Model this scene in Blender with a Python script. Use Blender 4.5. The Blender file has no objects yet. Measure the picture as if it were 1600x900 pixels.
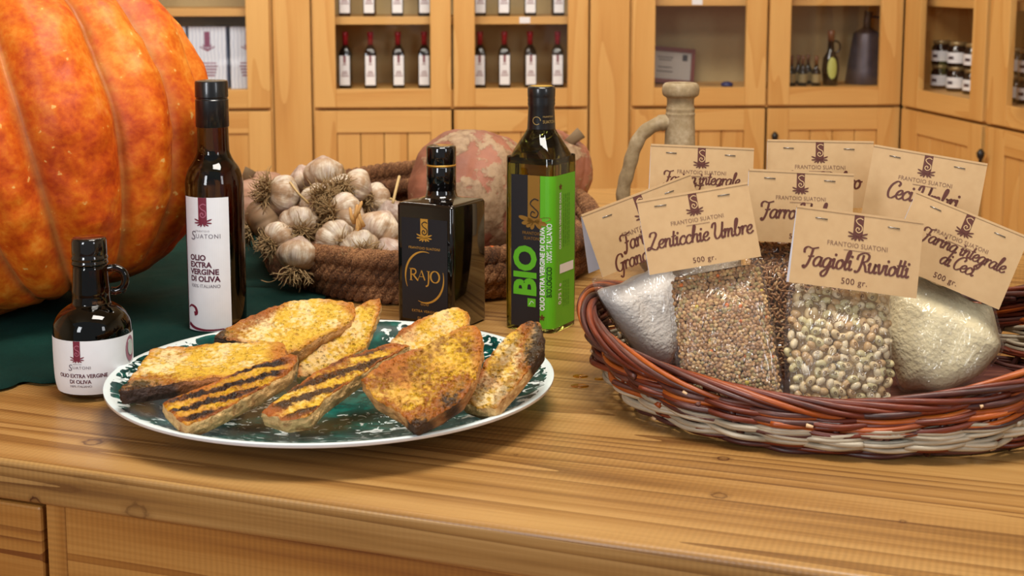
import bpy, bmesh, math, random
from mathutils import Vector, Matrix, noise
R = math.radians
sc = bpy.context.scene
C = sc.collection

# ---------------------------------------------------------------- camera, world, lights, exposure
TOP = 0.90                       # height of the worktop above the floor
EYE = TOP + 0.45                 # camera height
PITCH = R(8.0)
FPX, CX, CY = 2222.0, 800.0, 272.0
cam_d = bpy.data.cameras.new('camera'); cam = bpy.data.objects.new('camera', cam_d); C.objects.link(cam)
cam.location = (0, 0, EYE); cam.rotation_euler = (math.pi/2 - PITCH, 0, 0)
cam_d.sensor_width = 36; cam_d.lens = FPX/1600*36; cam_d.shift_y = (CY-450)/1600
cam_d.clip_start = 0.05; cam_d.clip_end = 50
cam_d.dof.use_dof = True; cam_d.dof.focus_distance = 1.58; cam_d.dof.aperture_fstop = 11
sc.camera = cam
w = bpy.data.worlds.new('world'); sc.world = w; w.use_nodes = True
w.node_tree.nodes['Background'].inputs[0].default_value = (0.95, 0.97, 1.0, 1)
w.node_tree.nodes['Background'].inputs[1].default_value = 0.25
sc.view_settings.view_transform = 'Standard'; sc.view_settings.look = 'None'
sc.view_settings.gamma = 1.0; sc.view_settings.use_curve_mapping = False
sc.view_settings.exposure = 0.12
sc.cycles.use_denoising = True
sc.cycles.max_bounces = 10; sc.cycles.transparent_max_bounces = 16; sc.cycles.transmission_bounces = 8
sc.cycles.caustics_reflective = False; sc.cycles.caustics_refractive = False
sc.cycles.sample_clamp_indirect = 6

def area(name, loc, target, sx, sy, power, col=(1, 1, 1)):
    l = bpy.data.lights.new(name, 'AREA'); l.shape = 'RECTANGLE'; l.size = sx; l.size_y = sy
    l.energy = power; l.color = col
    o = bpy.data.objects.new(name, l); C.objects.link(o); o.location = loc
    d = Vector(target) - Vector(loc); o.rotation_euler = d.to_track_quat('-Z', 'Y').to_euler()
    return o
area('ceiling_light_counter', (0.15, 1.15, 2.75), (0.1, 1.6, 0.9), 0.9, 0.6, 36, (1.0, 0.94, 0.85))
area('ceiling_light_shop', (-0.4, 3.3, 2.9), (0.0, 4.9, 0.9), 2.4, 0.6, 85, (1.0, 0.95, 0.84))
area('window_daylight_left', (-1.5, -0.9, 1.9), (-0.1, 1.7, 1.0), 0.5, 1.3, 30, (0.93, 0.96, 1.0))
area('window_daylight_right', (1.9, -0.5, 2.0), (0.3, 1.6, 1.0), 0.45, 1.2, 12, (0.95, 0.97, 1.0))

# ---------------------------------------------------------------- pixel helpers (photo is 1600x900)
cp, sp = math.cos(PITCH), math.sin(PITCH)
CAM = Vector((0, 0, EYE))
def ray(px, py):
    dx = (px-CX)/FPX; dy = -(py-CY)/FPX
    return Vector((dx, cp + dy*sp, -sp + dy*cp))
def at_z(px, py, z=0.0):         # point at height z above the worktop
    r = ray(px, py); t = (TOP + z - EYE)/r.z
    return CAM + r*t
def at_y(px, py, Y):
    r = ray(px, py); return CAM + r*(Y/r.y)
def on_plane(px, py, P, n):
    r = ray(px, py); t = (Vector(P)-CAM).dot(n)/r.dot(n); return CAM + r*t
def mm(Y): return Y/FPX          # metres per pixel at depth Y, near enough

# ---------------------------------------------------------------- tags
def tag(o, label=None, cat=None, group=None, kind=None):
    if label: o['label'] = label
    if cat: o['category'] = cat
    if group: o['group'] = group
    if kind: o['kind'] = kind
    return o
def empty(name, loc=(0, 0, 0), rot=(0, 0, 0)):
    o = bpy.data.objects.new(name, None); C.objects.link(o); o.location = loc; o.rotation_euler = rot
    o.empty_display_size = 0.02
    return o
KIDS = {}
def copy_tree(o, parent=None):
    c = o.copy(); C.objects.link(c); c.parent = parent
    KIDS[c.name] = []
    for ch in KIDS.get(o.name, []):
        KIDS[c.name].append(copy_tree(ch, c))
    return c

# ---------------------------------------------------------------- mesh builder
class MB:
    def __init__(s): s.v = []; s.f = []; s.m = []; s.g = {}; s.sm = []
    def add(s, vs, fs, mi=0, smooth=True, gc=None):
        b = len(s.v); s.v += [Vector(p) for p in vs]
        for f in fs: s.f.append(tuple(b+i for i in f)); s.m.append(mi); s.sm.append(smooth)
        if gc:
            for i, q in enumerate(gc): s.g[b+i] = q
        return b
    def box(s, x0, x1, y0, y1, z0, z1, grain=0, mi=0, M=None, bev=0.0, rnd=None):
        if bev <= 0:
            vs = [(x, y, z) for x in (x0, x1) for y in (y0, y1) for z in (z0, z1)]
            fs = [(0, 1, 3, 2), (4, 6, 7, 5), (0, 4, 5, 1), (2, 3, 7, 6), (0, 2, 6, 4), (1, 5, 7, 3)]
        else:
            vs, fs = bevbox(x0, x1, y0, y1, z0, z1, bev)
        rr = rnd or random
        off = Vector((rr.uniform(0, 30), rr.uniform(0, 30), rr.uniform(0, 30)))
        perm = {0: (0, 1, 2), 1: (1, 2, 0), 2: (2, 0, 1)}[grain]
        gc = [Vector((p[perm[0]], p[perm[1]], p[perm[2]])) + off for p in vs]
        if M: vs = [M @ Vector(p) for p in vs]
        s.add(vs, fs, mi, False, gc)
    def lathe(s, prof, n=48, c=(0, 0, 0), mi=0, smooth=True, cap0=True, cap1=True, rad=None):
        c = Vector(c); vs = []; fs = []
        for k, (z, r) in enumerate(prof):
            for i in range(n):
                a = 2*math.pi*i/n; q = r*(rad(a, z) if rad else 1)
                vs.append(c + Vector((q*math.cos(a), q*math.sin(a), z)))
        for k in range(len(prof)-1):
            for i in range(n):
                j = (i+1) % n
                fs.append((k*n+i, k*n+j, (k+1)*n+j, (k+1)*n+i))
        if cap0: fs.append(tuple(range(n-1, -1, -1)))
        if cap1: fs.append(tuple((len(prof)-1)*n+i for i in range(n)))
        s.add(vs, fs, mi, smooth)
    def loft(s, rings, mi=0, cap0=True, cap1=True, smooth=True, closed=True):
        n = len(rings[0]); vs = [p for r in rings for p in r]; fs = []
        for k in range(len(rings)-1):
            for i in range(n if closed else n-1):
                j = (i+1) % n; fs.append((k*n+i, k*n+j, (k+1)*n+j, (k+1)*n+i))
        if cap0: fs.append(tuple(range(n-1, -1, -1)))
        if cap1: fs.append(tuple((len(rings)-1)*n+i for i in range(n)))
        return s.add(vs, fs, mi, smooth)
    def tube(s, path, rad, n=8, mi=0, closed=False, cap=True, gcs=None):
        path = [Vector(p) for p in path]; L = len(path)
        if not hasattr(rad, '__len__'): rad = [rad]*L
        up = None; vs = []; gc = []; acc = 0
        for i in range(L):
            if closed: t = path[(i+1) % L] - path[i-1]
            else: t = path[min(i+1, L-1)] - path[max(i-1, 0)]
            if t.length < 1e-9: t = Vector((0, 0, 1))
            t.normalize()
            if up is None: up = t.orthogonal().normalized()
            up = (up - t*up.dot(t))
            up = up.normalized() if up.length > 1e-6 else t.orthogonal().normalized()
            b = t.cross(up)
            if i: acc += (path[i]-path[i-1]).length
            for k in range(n):
                a = 2*math.pi*k/n; d = up*math.cos(a) + b*math.sin(a)
                vs.append(path[i] + d*rad[i])
                gc.append(Vector((acc, rad[i]*math.cos(a), rad[i]*math.sin(a))) + (gcs or Vector((0, 0, 0))))
        fs = []
        for i in range(L if closed else L-1):
            i2 = (i+1) % L
            for k in range(n):
                k2 = (k+1) % n; fs.append((i*n+k, i*n+k2, i2*n+k2, i2*n+k))
        if cap and not closed:
            fs.append(tuple(range(n-1, -1, -1))); fs.append(tuple((L-1)*n+k for k in range(n)))
        s.add(vs, fs, mi, True, gc if gcs is not None else None)
    def build(s, name, mats, parent=None, M=None, recalc=True, smooth=None, local=True):
        """M = world matrix of the object when the verts are given in local space."""
        me = bpy.data.meshes.new(name)
        me.from_pydata([tuple(p) for p in s.v], [], s.f)
        if not isinstance(mats, (list, tuple)): mats = [mats]
        for m in mats: me.materials.append(m)
        me.polygons.foreach_set('material_index', s.m)
        me.polygons.foreach_set('use_smooth', [bool(x) if smooth is None else smooth for x in s.sm])
        at = me.attributes.new('gc', 'FLOAT_VECTOR', 'POINT')
        buf = []
        for i, p in enumerate(s.v):
            q = s.g.get(i, p); buf += [q[0], q[1], q[2]]
        at.data.foreach_set('vector', buf)
        if recalc:
            bm = bmesh.new(); bm.from_mesh(me); bmesh.ops.recalc_face_normals(bm, faces=bm.faces[:]); bm.to_mesh(me); bm.free()
        me.update()
        o = bpy.data.objects.new(name, me); C.objects.link(o)
        if parent is not None:
            o.parent = parent; KIDS.setdefault(parent.name, []).append(o)
        KIDS.setdefault(o.name, [])
        if M is not None: o.matrix_local = M
        return o
def bevbox(x0, x1, y0, y1, z0, z1, b):
    bm = bmesh.new(); bmesh.ops.create_cube(bm, size=1)
    for v in bm.verts:
        v.co = Vector((x0 if v.co.x < 0 else x1, y0 if v.co.y < 0 else y1, z0 if v.co.z < 0 else z1))
    bmesh.ops.bevel(bm, geom=bm.edges[:], offset=b, segments=2, affect='EDGES', profile=0.5)
    bm.verts.index_update()
    vs = [v.co.copy() for v in bm.verts]; fs = [tuple(v.index for v in f.verts) for f in bm.faces]
    bm.free(); return vs, fs
def rel(o, origin):
    """shift MB-built world-space verts so the object's origin sits at its base"""
    origin = Vector(origin); me = o.data
    me.transform(Matrix.Translation(-origin))
    o.location = origin
def catmull(pts, k=6, closed=False):
    P = [Vector(p) for p in pts]; n = len(P); out = []
    rng = n if closed else n-1
    for i in range(rng):
        p0 = P[(i-1) % n] if (closed or i > 0) else P[0]*2-P[1]
        p1 = P[i]; p2 = P[(i+1) % n]
        p3 = P[(i+2) % n] if (closed or i+2 < n) else P[-1]*2-P[-2]
        for j in range(k):
            t = j/k
            out.append(0.5*((2*p1)+(p2-p0)*t+(2*p0-5*p1+4*p2-p3)*t*t+(3*p1-p0-3*p2+p3)*t**3))
    if not closed: out.append(P[-1])
    return out
class Frame:
    def __init__(s, o, u, v, n): s.o, s.u, s.v, s.n = Vector(o), Vector(u), Vector(v), Vector(n)
    def p(s, x, y, z=0.0): return s.o + s.u*x + s.v*y + s.n*z
    def mat(s):
        m = Matrix.Identity(4)
        for i in range(3): m[i][0] = s.u[i]; m[i][1] = s.v[i]; m[i][2] = s.n[i]; m[i][3] = s.o[i]
        return m

# ---------------------------------------------------------------- materials
MATS = {}
class NT:
    def __init__(s, name):
        s.m = bpy.data.materials.new(name); s.m.use_nodes = True; s.t = s.m.node_tree
        s.b = s.t.nodes['Principled BSDF']; s.out = s.t.nodes['Material Output']
    def n(s, typ, **kw):
        nd = s.t.nodes.new(typ)
        for k, v in kw.items():
            if k.startswith('i_'):
                key = k[2:]; key = int(key) if key.isdigit() else key.replace('_', ' ')
                s.set(nd.inputs[key], v)
            else: setattr(nd, k, v)
        return nd
    def set(s, sock, v):
        if isinstance(v, bpy.types.NodeSocket): s.t.links.new(v, sock)
        else: sock.default_value = v
    def l(s, a, b): s.t.links.new(a, b)
    def math(s, op, a, b=None, c=None, clamp=False):
        nd = s.t.nodes.new('ShaderNodeMath'); nd.operation = op; nd.use_clamp = clamp
        s.set(nd.inputs[0], a)
        if b is not None: s.set(nd.inputs[1], b)
        if c is not None: s.set(nd.inputs[2], c)
        return nd.outputs[0]
    def ramp(s, fac, stops, interp='LINEAR'):
        nd = s.t.nodes.new('ShaderNodeValToRGB'); nd.color_ramp.interpolation = interp
        cr = nd.color_ramp
        while len(cr.elements) < len(stops): cr.elements.new(0.5)
        for e, (p, c) in zip(cr.elements, stops):
            e.position = p; e.color = (c[0], c[1], c[2], 1) if hasattr(c, '__len__') else (c, c, c, 1)
        s.set(nd.inputs[0], fac); return nd.outputs[0]
    def mix(s, fac, a, b, blend='MIX'):
        nd = s.t.nodes.new('ShaderNodeMix'); nd.data_type = 'RGBA'; nd.blend_type = blend
        s.set(nd.inputs[0], fac)
        for sock, v in ((nd.inputs[6], a), (nd.inputs[7], b)):
            if isinstance(v, bpy.types.NodeSocket): s.l(v, sock)
            else: sock.default_value = (v[0], v[1], v[2], 1)
        return nd.outputs[2]
    def coord(s, kind='Object', scale=(1, 1, 1), rot=(0, 0, 0), loc=(0, 0, 0)):
        if kind == 'gc': src = s.n('ShaderNodeAttribute', attribute_name='gc').outputs['Vector']
        else: src = s.n('ShaderNodeTexCoord').outputs[kind]
        mp = s.n('ShaderNodeMapping'); s.l(src, mp.inputs[0])
        mp.inputs['Scale'].default_value = scale; mp.inputs['Rotation'].default_value = rot; mp.inputs['Location'].default_value = loc
        return mp.outputs[0]
    def noise(s, vec, scale=5, detail=3, rough=0.5, dist=0.0):
        nd = s.n('ShaderNodeTexNoise'); s.l(vec, nd.inputs['Vector'])
        nd.inputs['Scale'].default_value = scale; nd.inputs['Detail'].default_value = detail
        nd.inputs['Roughness'].default_value = rough; nd.inputs['Distortion'].default_value = dist
        return nd.outputs['Fac']
    def bump(s, h, strength=0.3, dist=0.001, normal=None):
        nd = s.n('ShaderNodeBump'); nd.inputs['Strength'].default_value = strength; nd.inputs['Distance'].default_value = dist
        s.l(h, nd.inputs['Height'])
        if normal: s.l(normal, nd.inputs['Normal'])
        return nd.outputs[0]
    def done(s, col=None, rough=0.5, normal=None, **kw):
        if col is not None:
            if isinstance(col, bpy.types.NodeSocket): s.l(col, s.b.inputs['Base Color'])
            else: s.b.inputs['Base Color'].default_value = (col[0], col[1], col[2], 1)
        s.set(s.b.inputs['Roughness'], rough)
        if normal is not None: s.l(normal, s.b.inputs['Normal'])
        for k, v in kw.items(): s.set(s.b.inputs[k.replace('_', ' ')], v)
        return s.m
def lin(r, g, b):
    f = lambda c: (c/255/12.92) if c/255 <= 0.04045 else ((c/255+0.055)/1.055)**2.4
    return (f(r), f(g), f(b))
def plain(name, rgb, rough=0.5, **kw):
    if name in MATS: return MATS[name]
    t = NT(name)
    c = t.coord(); nz = t.noise(c, 60, 2)
    col = t.mix(nz, tuple(x*0.94 for x in rgb), tuple(min(1, x*1.06) for x in rgb))
    MATS[name] = t.done(col, rough, **kw); return MATS[name]

def wood(name, light, mid, dark, ringk=9.0, sx=0.9, sy=9.0, knots=True, rough=0.42, kscale=(1.6, 5.5, 5.5), saw=False, spec=0.35, coat=0.0, extra=None, contrast=1.0):
    t = NT(name)
    base = t.coord('gc', (sx, sy, sy))
    wob = t.noise(base, 1.0, 2, 0.45, 0.3)
    # knots: sparse cells
    kc = t.coord('gc', kscale)
    vo = t.n('ShaderNodeTexVoronoi'); t.l(kc, vo.inputs['Vector']); vo.inputs['Scale'].default_value = 1.0
    sep = t.n('ShaderNodeSeparateColor'); t.l(vo.outputs['Color'], sep.inputs[0])
    pick = t.math('GREATER_THAN', sep.outputs[0], 0.5)
    d = vo.outputs['Distance']
    near = t.math('MULTIPLY', t.math('SUBTRACT', 1.0, t.math('MULTIPLY', d, 3.2), clamp=True), pick) if knots else 0.0
    rings = t.math('ADD', t.math('MULTIPLY', wob, ringk), t.math('MULTIPLY', near, 2.2) if knots else 0.0)
    sn = t.math('FRACT', rings)
    tri = t.math('POWER', sn, 2.2)
    fib = t.noise(t.coord('gc', (6, 260, 260)), 1.0, 2, 0.6)
    big = t.noise(t.coord('gc', (0.7, 5, 5)), 1.3, 2)
    v = t.math('ADD', t.math('MULTIPLY', tri, 0.52*contrast), t.math('MULTIPLY', t.math('SUBTRACT', fib, 0.5), 0.55*contrast))
    v = t.math('ADD', v, t.math('MULTIPLY', t.math('SUBTRACT', big, 0.5), 0.9*contrast))
    v = t.math('ADD', v, 0.12, clamp=True)
    col = t.ramp(v, [(0.0, light), (0.45, mid), (1.0, dark)])
    if knots:
        k1 = t.math('MULTIPLY', t.math('LESS_THAN', d, 0.075), pick)
        k2 = t.math('MULTIPLY', t.math('SUBTRACT', 1.0, t.math('MULTIPLY', d, 5.5), clamp=True), pick)
        col = t.mix(t.math('MULTIPLY', k2, 0.55), col, tuple(x*0.55 for x in dark))
        col = t.mix(t.math('MULTIPLY', k1, 0.75), col, tuple(x*0.25 for x in dark))
    h = fib
    if saw:
        wv = t.n('ShaderNodeTexWave', wave_type='BANDS', bands_direction='X'); t.l(t.coord('gc', (1, 1, 1)), wv.inputs[0])
        wv.inputs['Scale'].default_value = 55; wv.inputs['Distortion'].default_value = 0.6; wv.inputs['Detail'].default_value = 1
        patch = t.ramp(t.noise(t.coord('gc', (1.2, 3, 3), loc=(3, 1, 5)), 2.0, 2), [(0.38, 0.0), (0.62, 1.0)])
        col = t.mix(t.math('MULTIPLY', t.math('MULTIPLY', wv.outputs['Fac'], patch), 0.16), col, tuple(x*0.4 for x in dark))
        h = t.math('ADD', fib, t.math('MULTIPLY', wv.outputs['Fac'], 0.5))
    if extra: col = extra(t, col)
    nrm = t.bump(h, 0.25, 0.0006)
    t.b.inputs['Specular IOR Level'].default_value = spec
    t.b.inputs['Coat Weight'].default_value = coat; t.b.inputs['Coat Roughness'].default_value = 0.25
    MATS[name] = t.done(col, rough, nrm); return MATS[name]

def glass_dark(name, tint, rough=0.02):
    t = NT(name)
    MATS[name] = t.done(tint, rough, Transmission_Weight=1.0, IOR=1.5); return MATS[name]
def film(name, rough=0.06, tint=(1, 1, 1), refl=1.0, wrinkle=0.0, wscale=20, haze=0.0, stretch=(1, 1, 1)):
    t = NT(name)
    t.t.nodes.remove(t.b)
    tr = t.n('ShaderNodeBsdfTransparent'); tr.inputs[0].default_value = (*tint, 1)
    gl = t.n('ShaderNodeBsdfGlossy'); gl.inputs['Roughness'].default_value = rough
    # reflectance of a thin sheet, the same from both sides
    ge = t.n('ShaderNodeNewGeometry'); dt = t.n('ShaderNodeVectorMath', operation='DOT_PRODUCT'); t.l(ge.outputs['Normal'], dt.inputs[0]); t.l(ge.outputs['Incoming'], dt.inputs[1])
    cs = t.math('ABSOLUTE', dt.outputs['Value']); sch = t.math('ADD', .05, t.math('MULTIPLY', .8, t.math('POWER', t.math('SUBTRACT', 1.0, cs), 5.0)))
    if wrinkle > 0:
        c = t.coord('Object', stretch)
        nz = t.noise(c, wscale, 4, 0.6, 1.2)
        rg = t.math('ABSOLUTE', t.math('SUBTRACT', nz, 0.5))
        b = t.bump(t.math('POWER', rg, 0.6), wrinkle, 0.01)
        t.l(b, gl.inputs['Normal'])
    mx = t.n('ShaderNodeMixShader')
    t.l(t.math('MULTIPLY', sch, refl, clamp=True), mx.inputs[0]); t.l(tr.outputs[0], mx.inputs[1]); t.l(gl.outputs[0], mx.inputs[2])
    last = mx.outputs[0]
    if haze > 0:
        df = t.n('ShaderNodeBsdfDiffuse'); df.inputs[0].default_value = (0.8, 0.8, 0.8, 1)
        m2 = t.n('ShaderNodeMixShader'); m2.inputs[0].default_value = haze
        t.l(last, m2.inputs[1]); t.l(df.outputs[0], m2.inputs[2]); last = m2.outputs[0]
    t.l(last, t.out.inputs[0]); MATS[name] = t.m; return t.m

PINE = wood('pine_cabinet', lin(214, 168, 100), lin(200, 148, 80), lin(166, 108, 50), ringk=5, sx=0.6, sy=5, kscale=(2.2, 4.0, 4.0), rough=0.5, contrast=0.7)
def top_extra(t, col):
    # the places where this board has its knots and stains, in worktop coordinates (metres)
    src = t.n('ShaderNodeTexCoord').outputs['Object']
    for (x, y, rx, ry, s, ax) in KNOTS:
        mp = t.n('ShaderNodeMapping'); t.l(src, mp.inputs[0])
        mp.inputs['Location'].default_value = (-x/rx, -y/ry, 0) if ax == 'y' else (-x/rx, 0, -y/ry); mp.inputs['Scale'].default_value = (1/rx, 1/ry, 0) if ax == 'y' else (1/rx, 0, 1/ry)
        ln = t.n('ShaderNodeVectorMath', operation='LENGTH'); t.l(mp.outputs[0], ln.inputs[0])
        dd = t.math('ADD', ln.outputs['Value'], t.math('MULTIPLY', t.math('SUBTRACT', t.noise(src, 160, 2), 0.5), 0.5))
        ringf = t.ramp(dd, [(0.0, 0.25), (0.62*0.5, 0.35), (0.5, 1.0), (0.62, 0.3), (1.0, 0.0)])
        col = t.mix(t.math('MULTIPLY', ringf, s), col, lin(70, 32, 12))
    return col

# ================================================================ STRUCTURE: room shell
plaster = NT('plaster')
_n = plaster.noise(plaster.coord(), 8, 4)
MATS['plaster'] = plaster.done(plaster.mix(_n, lin(205, 190, 158), lin(220, 206, 176)), 0.85, plaster.bump(_n, 0.2, 0.002))
tile = NT('floor_tile')
_b = tile.n('ShaderNodeTexBrick', offset=0.0); tile.l(tile.coord('Object', (1, 1, 1)), _b.inputs['Vector'])
_b.inputs['Scale'].default_value = 2.5; _b.inputs['Brick Width'].default_value = 1.0; _b.inputs['Row Height'].default_value = 1.0; _b.inputs['Mortar Size'].default_value = 0.015
_b.inputs['Color1'].default_value = (*lin(150, 96, 66), 1); _b.inputs['Color2'].default_value = (*lin(165, 108, 74), 1); _b.inputs['Mortar'].default_value = (*lin(120, 105, 90), 1)
MATS['tile'] = tile.done(_b.outputs[0], 0.5)

# corner where the two cabinet runs meet, and the two directions they run in
CN = at_y(1409, 168, 5.15); CN.z = 0
BU = Vector((math.cos(R(3.4)), math.sin(R(3.4)), 0)); BV = Vector((-BU.y, BU.x, 0))           # back run: right, into the wall
DU = Vector((math.sin(R(9.5)), -math.cos(R(9.5)), 0)); DV = Vector((-DU.y, DU.x, 0))          # right run: towards the camera, into the wall
BF = Frame(CN, BU, BV, (0, 0, 1)); DF = Frame(CN, DU, DV, (0, 0, 1))
def slab(name, mat, pts, z0, z1):
    m = MB(); m.loft([[Vector((p[0], p[1], z0)) for p in pts], [Vector((p[0], p[1], z1)) for p in pts]], smooth=False)
    o = m.build(name, mat); tag(o, kind='structure'); return o
def wallseg(name, F, x0, x1, y, th, z1=3.0):
    a, b, c, d = F.p(x0, y), F.p(x1, y), F.p(x1, y+th), F.p(x0, y+th)
    return slab(name, MATS['plaster'], [a, b, c, d], 0, z1)
wallseg('wall_back', BF, -4.2, 0.62, 0.42, 0.12)
wallseg('wall_right', DF, -0.6, 6.5, 0.42, 0.12)
wl0 = BF.p(-4.2, 0.5)
slab('wall_left', MATS['plaster'], [wl0, (wl0.x-0.12, wl0.y, 0), (wl0.x-0.12, -1.3, 0), (wl0.x, -1.3, 0)], 0, 3.0)
slab('floor', MATS['tile'], [(-3.4, -1.6), (3.6, -1.6), (3.6, 6.6), (-3.4, 6.6)], -0.1, 0)
slab('ceiling', MATS['plaster'], [(-3.4, 0.0), (3.6, 0.0), (3.6, 6.6), (-3.4, 6.6)], 3.0, 3.1)

# ================================================================ back cabinets
def lx(F, px, py=170, off=0.0):
    P = on_plane(px, py, F.o + F.v*off, F.v); return (P-F.o).dot(F.u)
def lz(F, px, py, off=0.0):
    return on_plane(px, py, F.o + F.v*off, F.v).z
ZS = lz(BF, 705, 168)              # the line between upper and lower doors
ZO = lz(BF, 705, 138)              # bottom of the glass openings
ZT = 2.12
SHELF_B = lz(BF, 705, 38, 0.06); SHELF_C = lz(BF, 1090, 9, 0.06)
paneM = film('cabinet_glass', rough=0.03, refl=0.6)
inner = plain('cabinet_inner', lin(186, 165, 118), 0.7)
black = plain('black_iron', lin(28, 24, 22), 0.4)
TH = 0.022
def door_upper(par, x0, x1, ox0, ox1, knob=None):
    m = MB(); y0, y1 = -TH, 0.0; z0, z1 = ZS+0.004, ZT; oz = ZO; ot = ZT-0.07
    m.box(x0, ox0, y0, y1, z0, z1, 2, bev=0.002); m.box(ox1, x1, y0, y1, z0, z1, 2, bev=0.002)
    m.box(ox0, ox1, y0+0.001, y1, z0, oz, 0, bev=0.0015); m.box(ox0, ox1, y0+0.001, y1, ot, z1, 0, bev=0.0015)
    d = m.build('glass_door', PINE, par)
    g = MB(); g.box(ox0-0.008, ox1+0.008, y0+0.012, y0+0.015, oz-0.008, ot+0.008); g.build('glass_pane', paneM, d)
    return d
def door_lower(par, x0, x1, ox0, ox1, knobx=None, knobz=None):
    m = MB(); y0, y1 = -TH, 0.0; z0, z1 = 0.10, ZS-0.008; oz = z1-0.078
    m.box(x0, ox0, y0, y1, z0, z1, 2, bev=0.002); m.box(ox1, x1, y0, y1, z0, z1, 2, bev=0.002)
    m.box(ox0, ox1, y0+0.001, y1, oz, z1, 0, bev=0.0015); m.box(ox0, ox1, y0+0.001, y1, z0, z0+0.09, 0, bev=0.0015)
    n = 4; wd = (ox1-ox0)/n
    for i in range(n):
        m.box(ox0+i*wd+0.0012, ox0+(i+1)*wd-0.0012, y0+0.008, y1-0.002, z0+0.09, oz+0.002, 2, bev=0.002)
    d = m.build('panel_door', PINE, par)
    if knobx is not None:
        k = MB(); k.lathe([(0, 0.006), (0.008, 0.005), (0.016, 0.011), (0.03, 0.013), (0.042, 0.004)], 16)
        kk = k.build('knob', black, d, M=Matrix.Translation((knobx, y0-0.028, knobz-0.02)))
    return d
def cabinet(F, xl, xr, doors, shelves, label, knobs=(), depth=0.36):
    root = empty('cabinet', F.o, (0, 0, math.atan2(F.u.y, F.u.x)))
    tag(root, label, 'cabinet', 'pine display cabinets along the walls')
    m = MB()
    m.box(xl, xl+0.02, 0.0, depth, 0.0, ZT, 2); m.box(xr-0.02, xr, 0.0, depth, 0.0, ZT, 2)
    m.box(xl, xr, 0.0, depth, ZT, ZT+0.03, 0); m.box(xl+0.02, xr-0.02, 0.0, depth, ZS-0.005, ZO-0.006, 0)
    m.box(xl+0.02, xr-0.02, 0.002, depth, 0.06, 0.09, 0); m.box(xl+0.02, xr-0.02, 0.03, depth, 0, 0.06, 0)
    m.build('carcass', PINE, root)
    b = MB(); b.box(xl+0.02, xr-0.02, depth-0.012, depth-0.002, 0.09, ZT); b.build('back_board', inner, root)
    for z in shelves:
        s = MB(); s.box(xl+0.02, xr-0.02, 0.04, depth-0.012, z, z+0.028, 0, bev=0.002); s.build('shelf', PINE, root)
    for i, (a, b_, oa, ob) in enumerate(doors):
        door_upper(root, a, b_, oa, ob)
        kn = dict(knobs).get(i)
        door_lower(root, a, b_, oa, ob, *(kn if kn else (None, None)))
    return root
def X(px, py=150): return lx(BF, px, py)
cabinet(BF, X(-30), X(427), [(X(-10), X(203), X(26), X(168)), (X(207), X(424), X(240), X(388))], [SHELF_B+0.03, SHELF_B+0.36],
        'pine cabinet with glass door holding white gift boxes behind the big pumpkin')
cabinet(BF, X(489), X(919), [(X(492), X(705), X(526), X(673)), (X(709), X(917), X(742), X(886))], [SHELF_B, SHELF_B+0.33],
        'pine cabinet with two glass doors showing rows of red-capped oil bottles')
cabinet(BF, X(984), X(1406), [(X(986), X(1194), X(1021), X(1162)), (X(1198), X(1404), X(1231), X(1370))], [SHELF_C, SHELF_C+0.33],
        'pine cabinet with framed certificate and dark metal can behind its glass doors', knobs=((1, (X(1207), lz(BF, 1207, 213))),))
def pil(px0, px1, label):
    m = MB(); m.box(X(px0), X(px1), -0.012, 0.36, 0, ZT+0.03, 2, bev=0.002)
    o = m.build('pilaster', PINE, M=BF.mat()); tag(o, label, 'pilaster', 'pine pilasters between the cabinets')
pil(429, 487, 'plain vertical pine board just left of the cabinet of red-capped bottles')
pil(921, 982, 'plain vertical pine board between bottle cabinet and certificate cabinet')
def XD(px, py): return lx(DF, px, py)
d0, d1, e0, e1 = XD(1418, 160), XD(1545, 165), XD(1444, 120), XD(1526, 120)
f0, g0 = XD(1551, 165), XD(1584, 120)
wd = g0-f0
cabinet(DF, XD(1411, 160), f0+2.2*(d1-d0)+0.01, [(d0, d1, e0, e1), (f0, f0+(d1-d0), g0, f0+(d1-d0)-wd), (f0+(d1-d0)+0.005, f0+2*(d1-d0), g0+(d1-d0)+0.005, f0+2*(d1-d0)-wd)],
        [SHELF_C+0.0, SHELF_C+0.33], 'pine cabinet on the side wall with stacked dark jars behind glass',
        knobs=((1, (XD(1555, 243), lz(DF, 1555, 243))),))

# ---------------------------------------------------------------- things in the cabinets
def rsq(hw, rc, z, k=5, c=(0, 0), rot=0.0):
    """rounded square ring, starts at the middle of the -y side... corner first"""
    rc = min(rc, hw); out = []
    for q in range(4):
        a0 = math.pi/2*q
        cx = (hw-rc)*(1 if q in (0, 3) else -1); cy = (hw-rc)*(1 if q in (0, 1) else -1)
        for i in range(k+1):
            a = a0 + math.pi/2*i/k
            out.append(Vector((cx + rc*math.cos(a), cy + rc*math.sin(a), 0)))
    cr, sr = math.cos(rot), math.sin(rot)
    return [Vector((c[0] + p.x*cr - p.y*sr, c[1] + p.x*sr + p.y*cr, z)) for p in out]
paper = plain('white_paper', lin(236, 236, 240), 0.55)
maroon = plain('maroon_ink', lin(118, 22, 48), 0.5)
redcap = plain('red_capsule', lin(150, 22, 40), 0.35)
darkglass = plain('dark_oil_glass', lin(22, 16, 12), 0.06)
PZ = ZS - 0.005 + (ZO-0.006-(ZS-0.005)) + 0.0005   # top of the cabinet floor
BASEZ = ZO-0.006 + 0.0005
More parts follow.
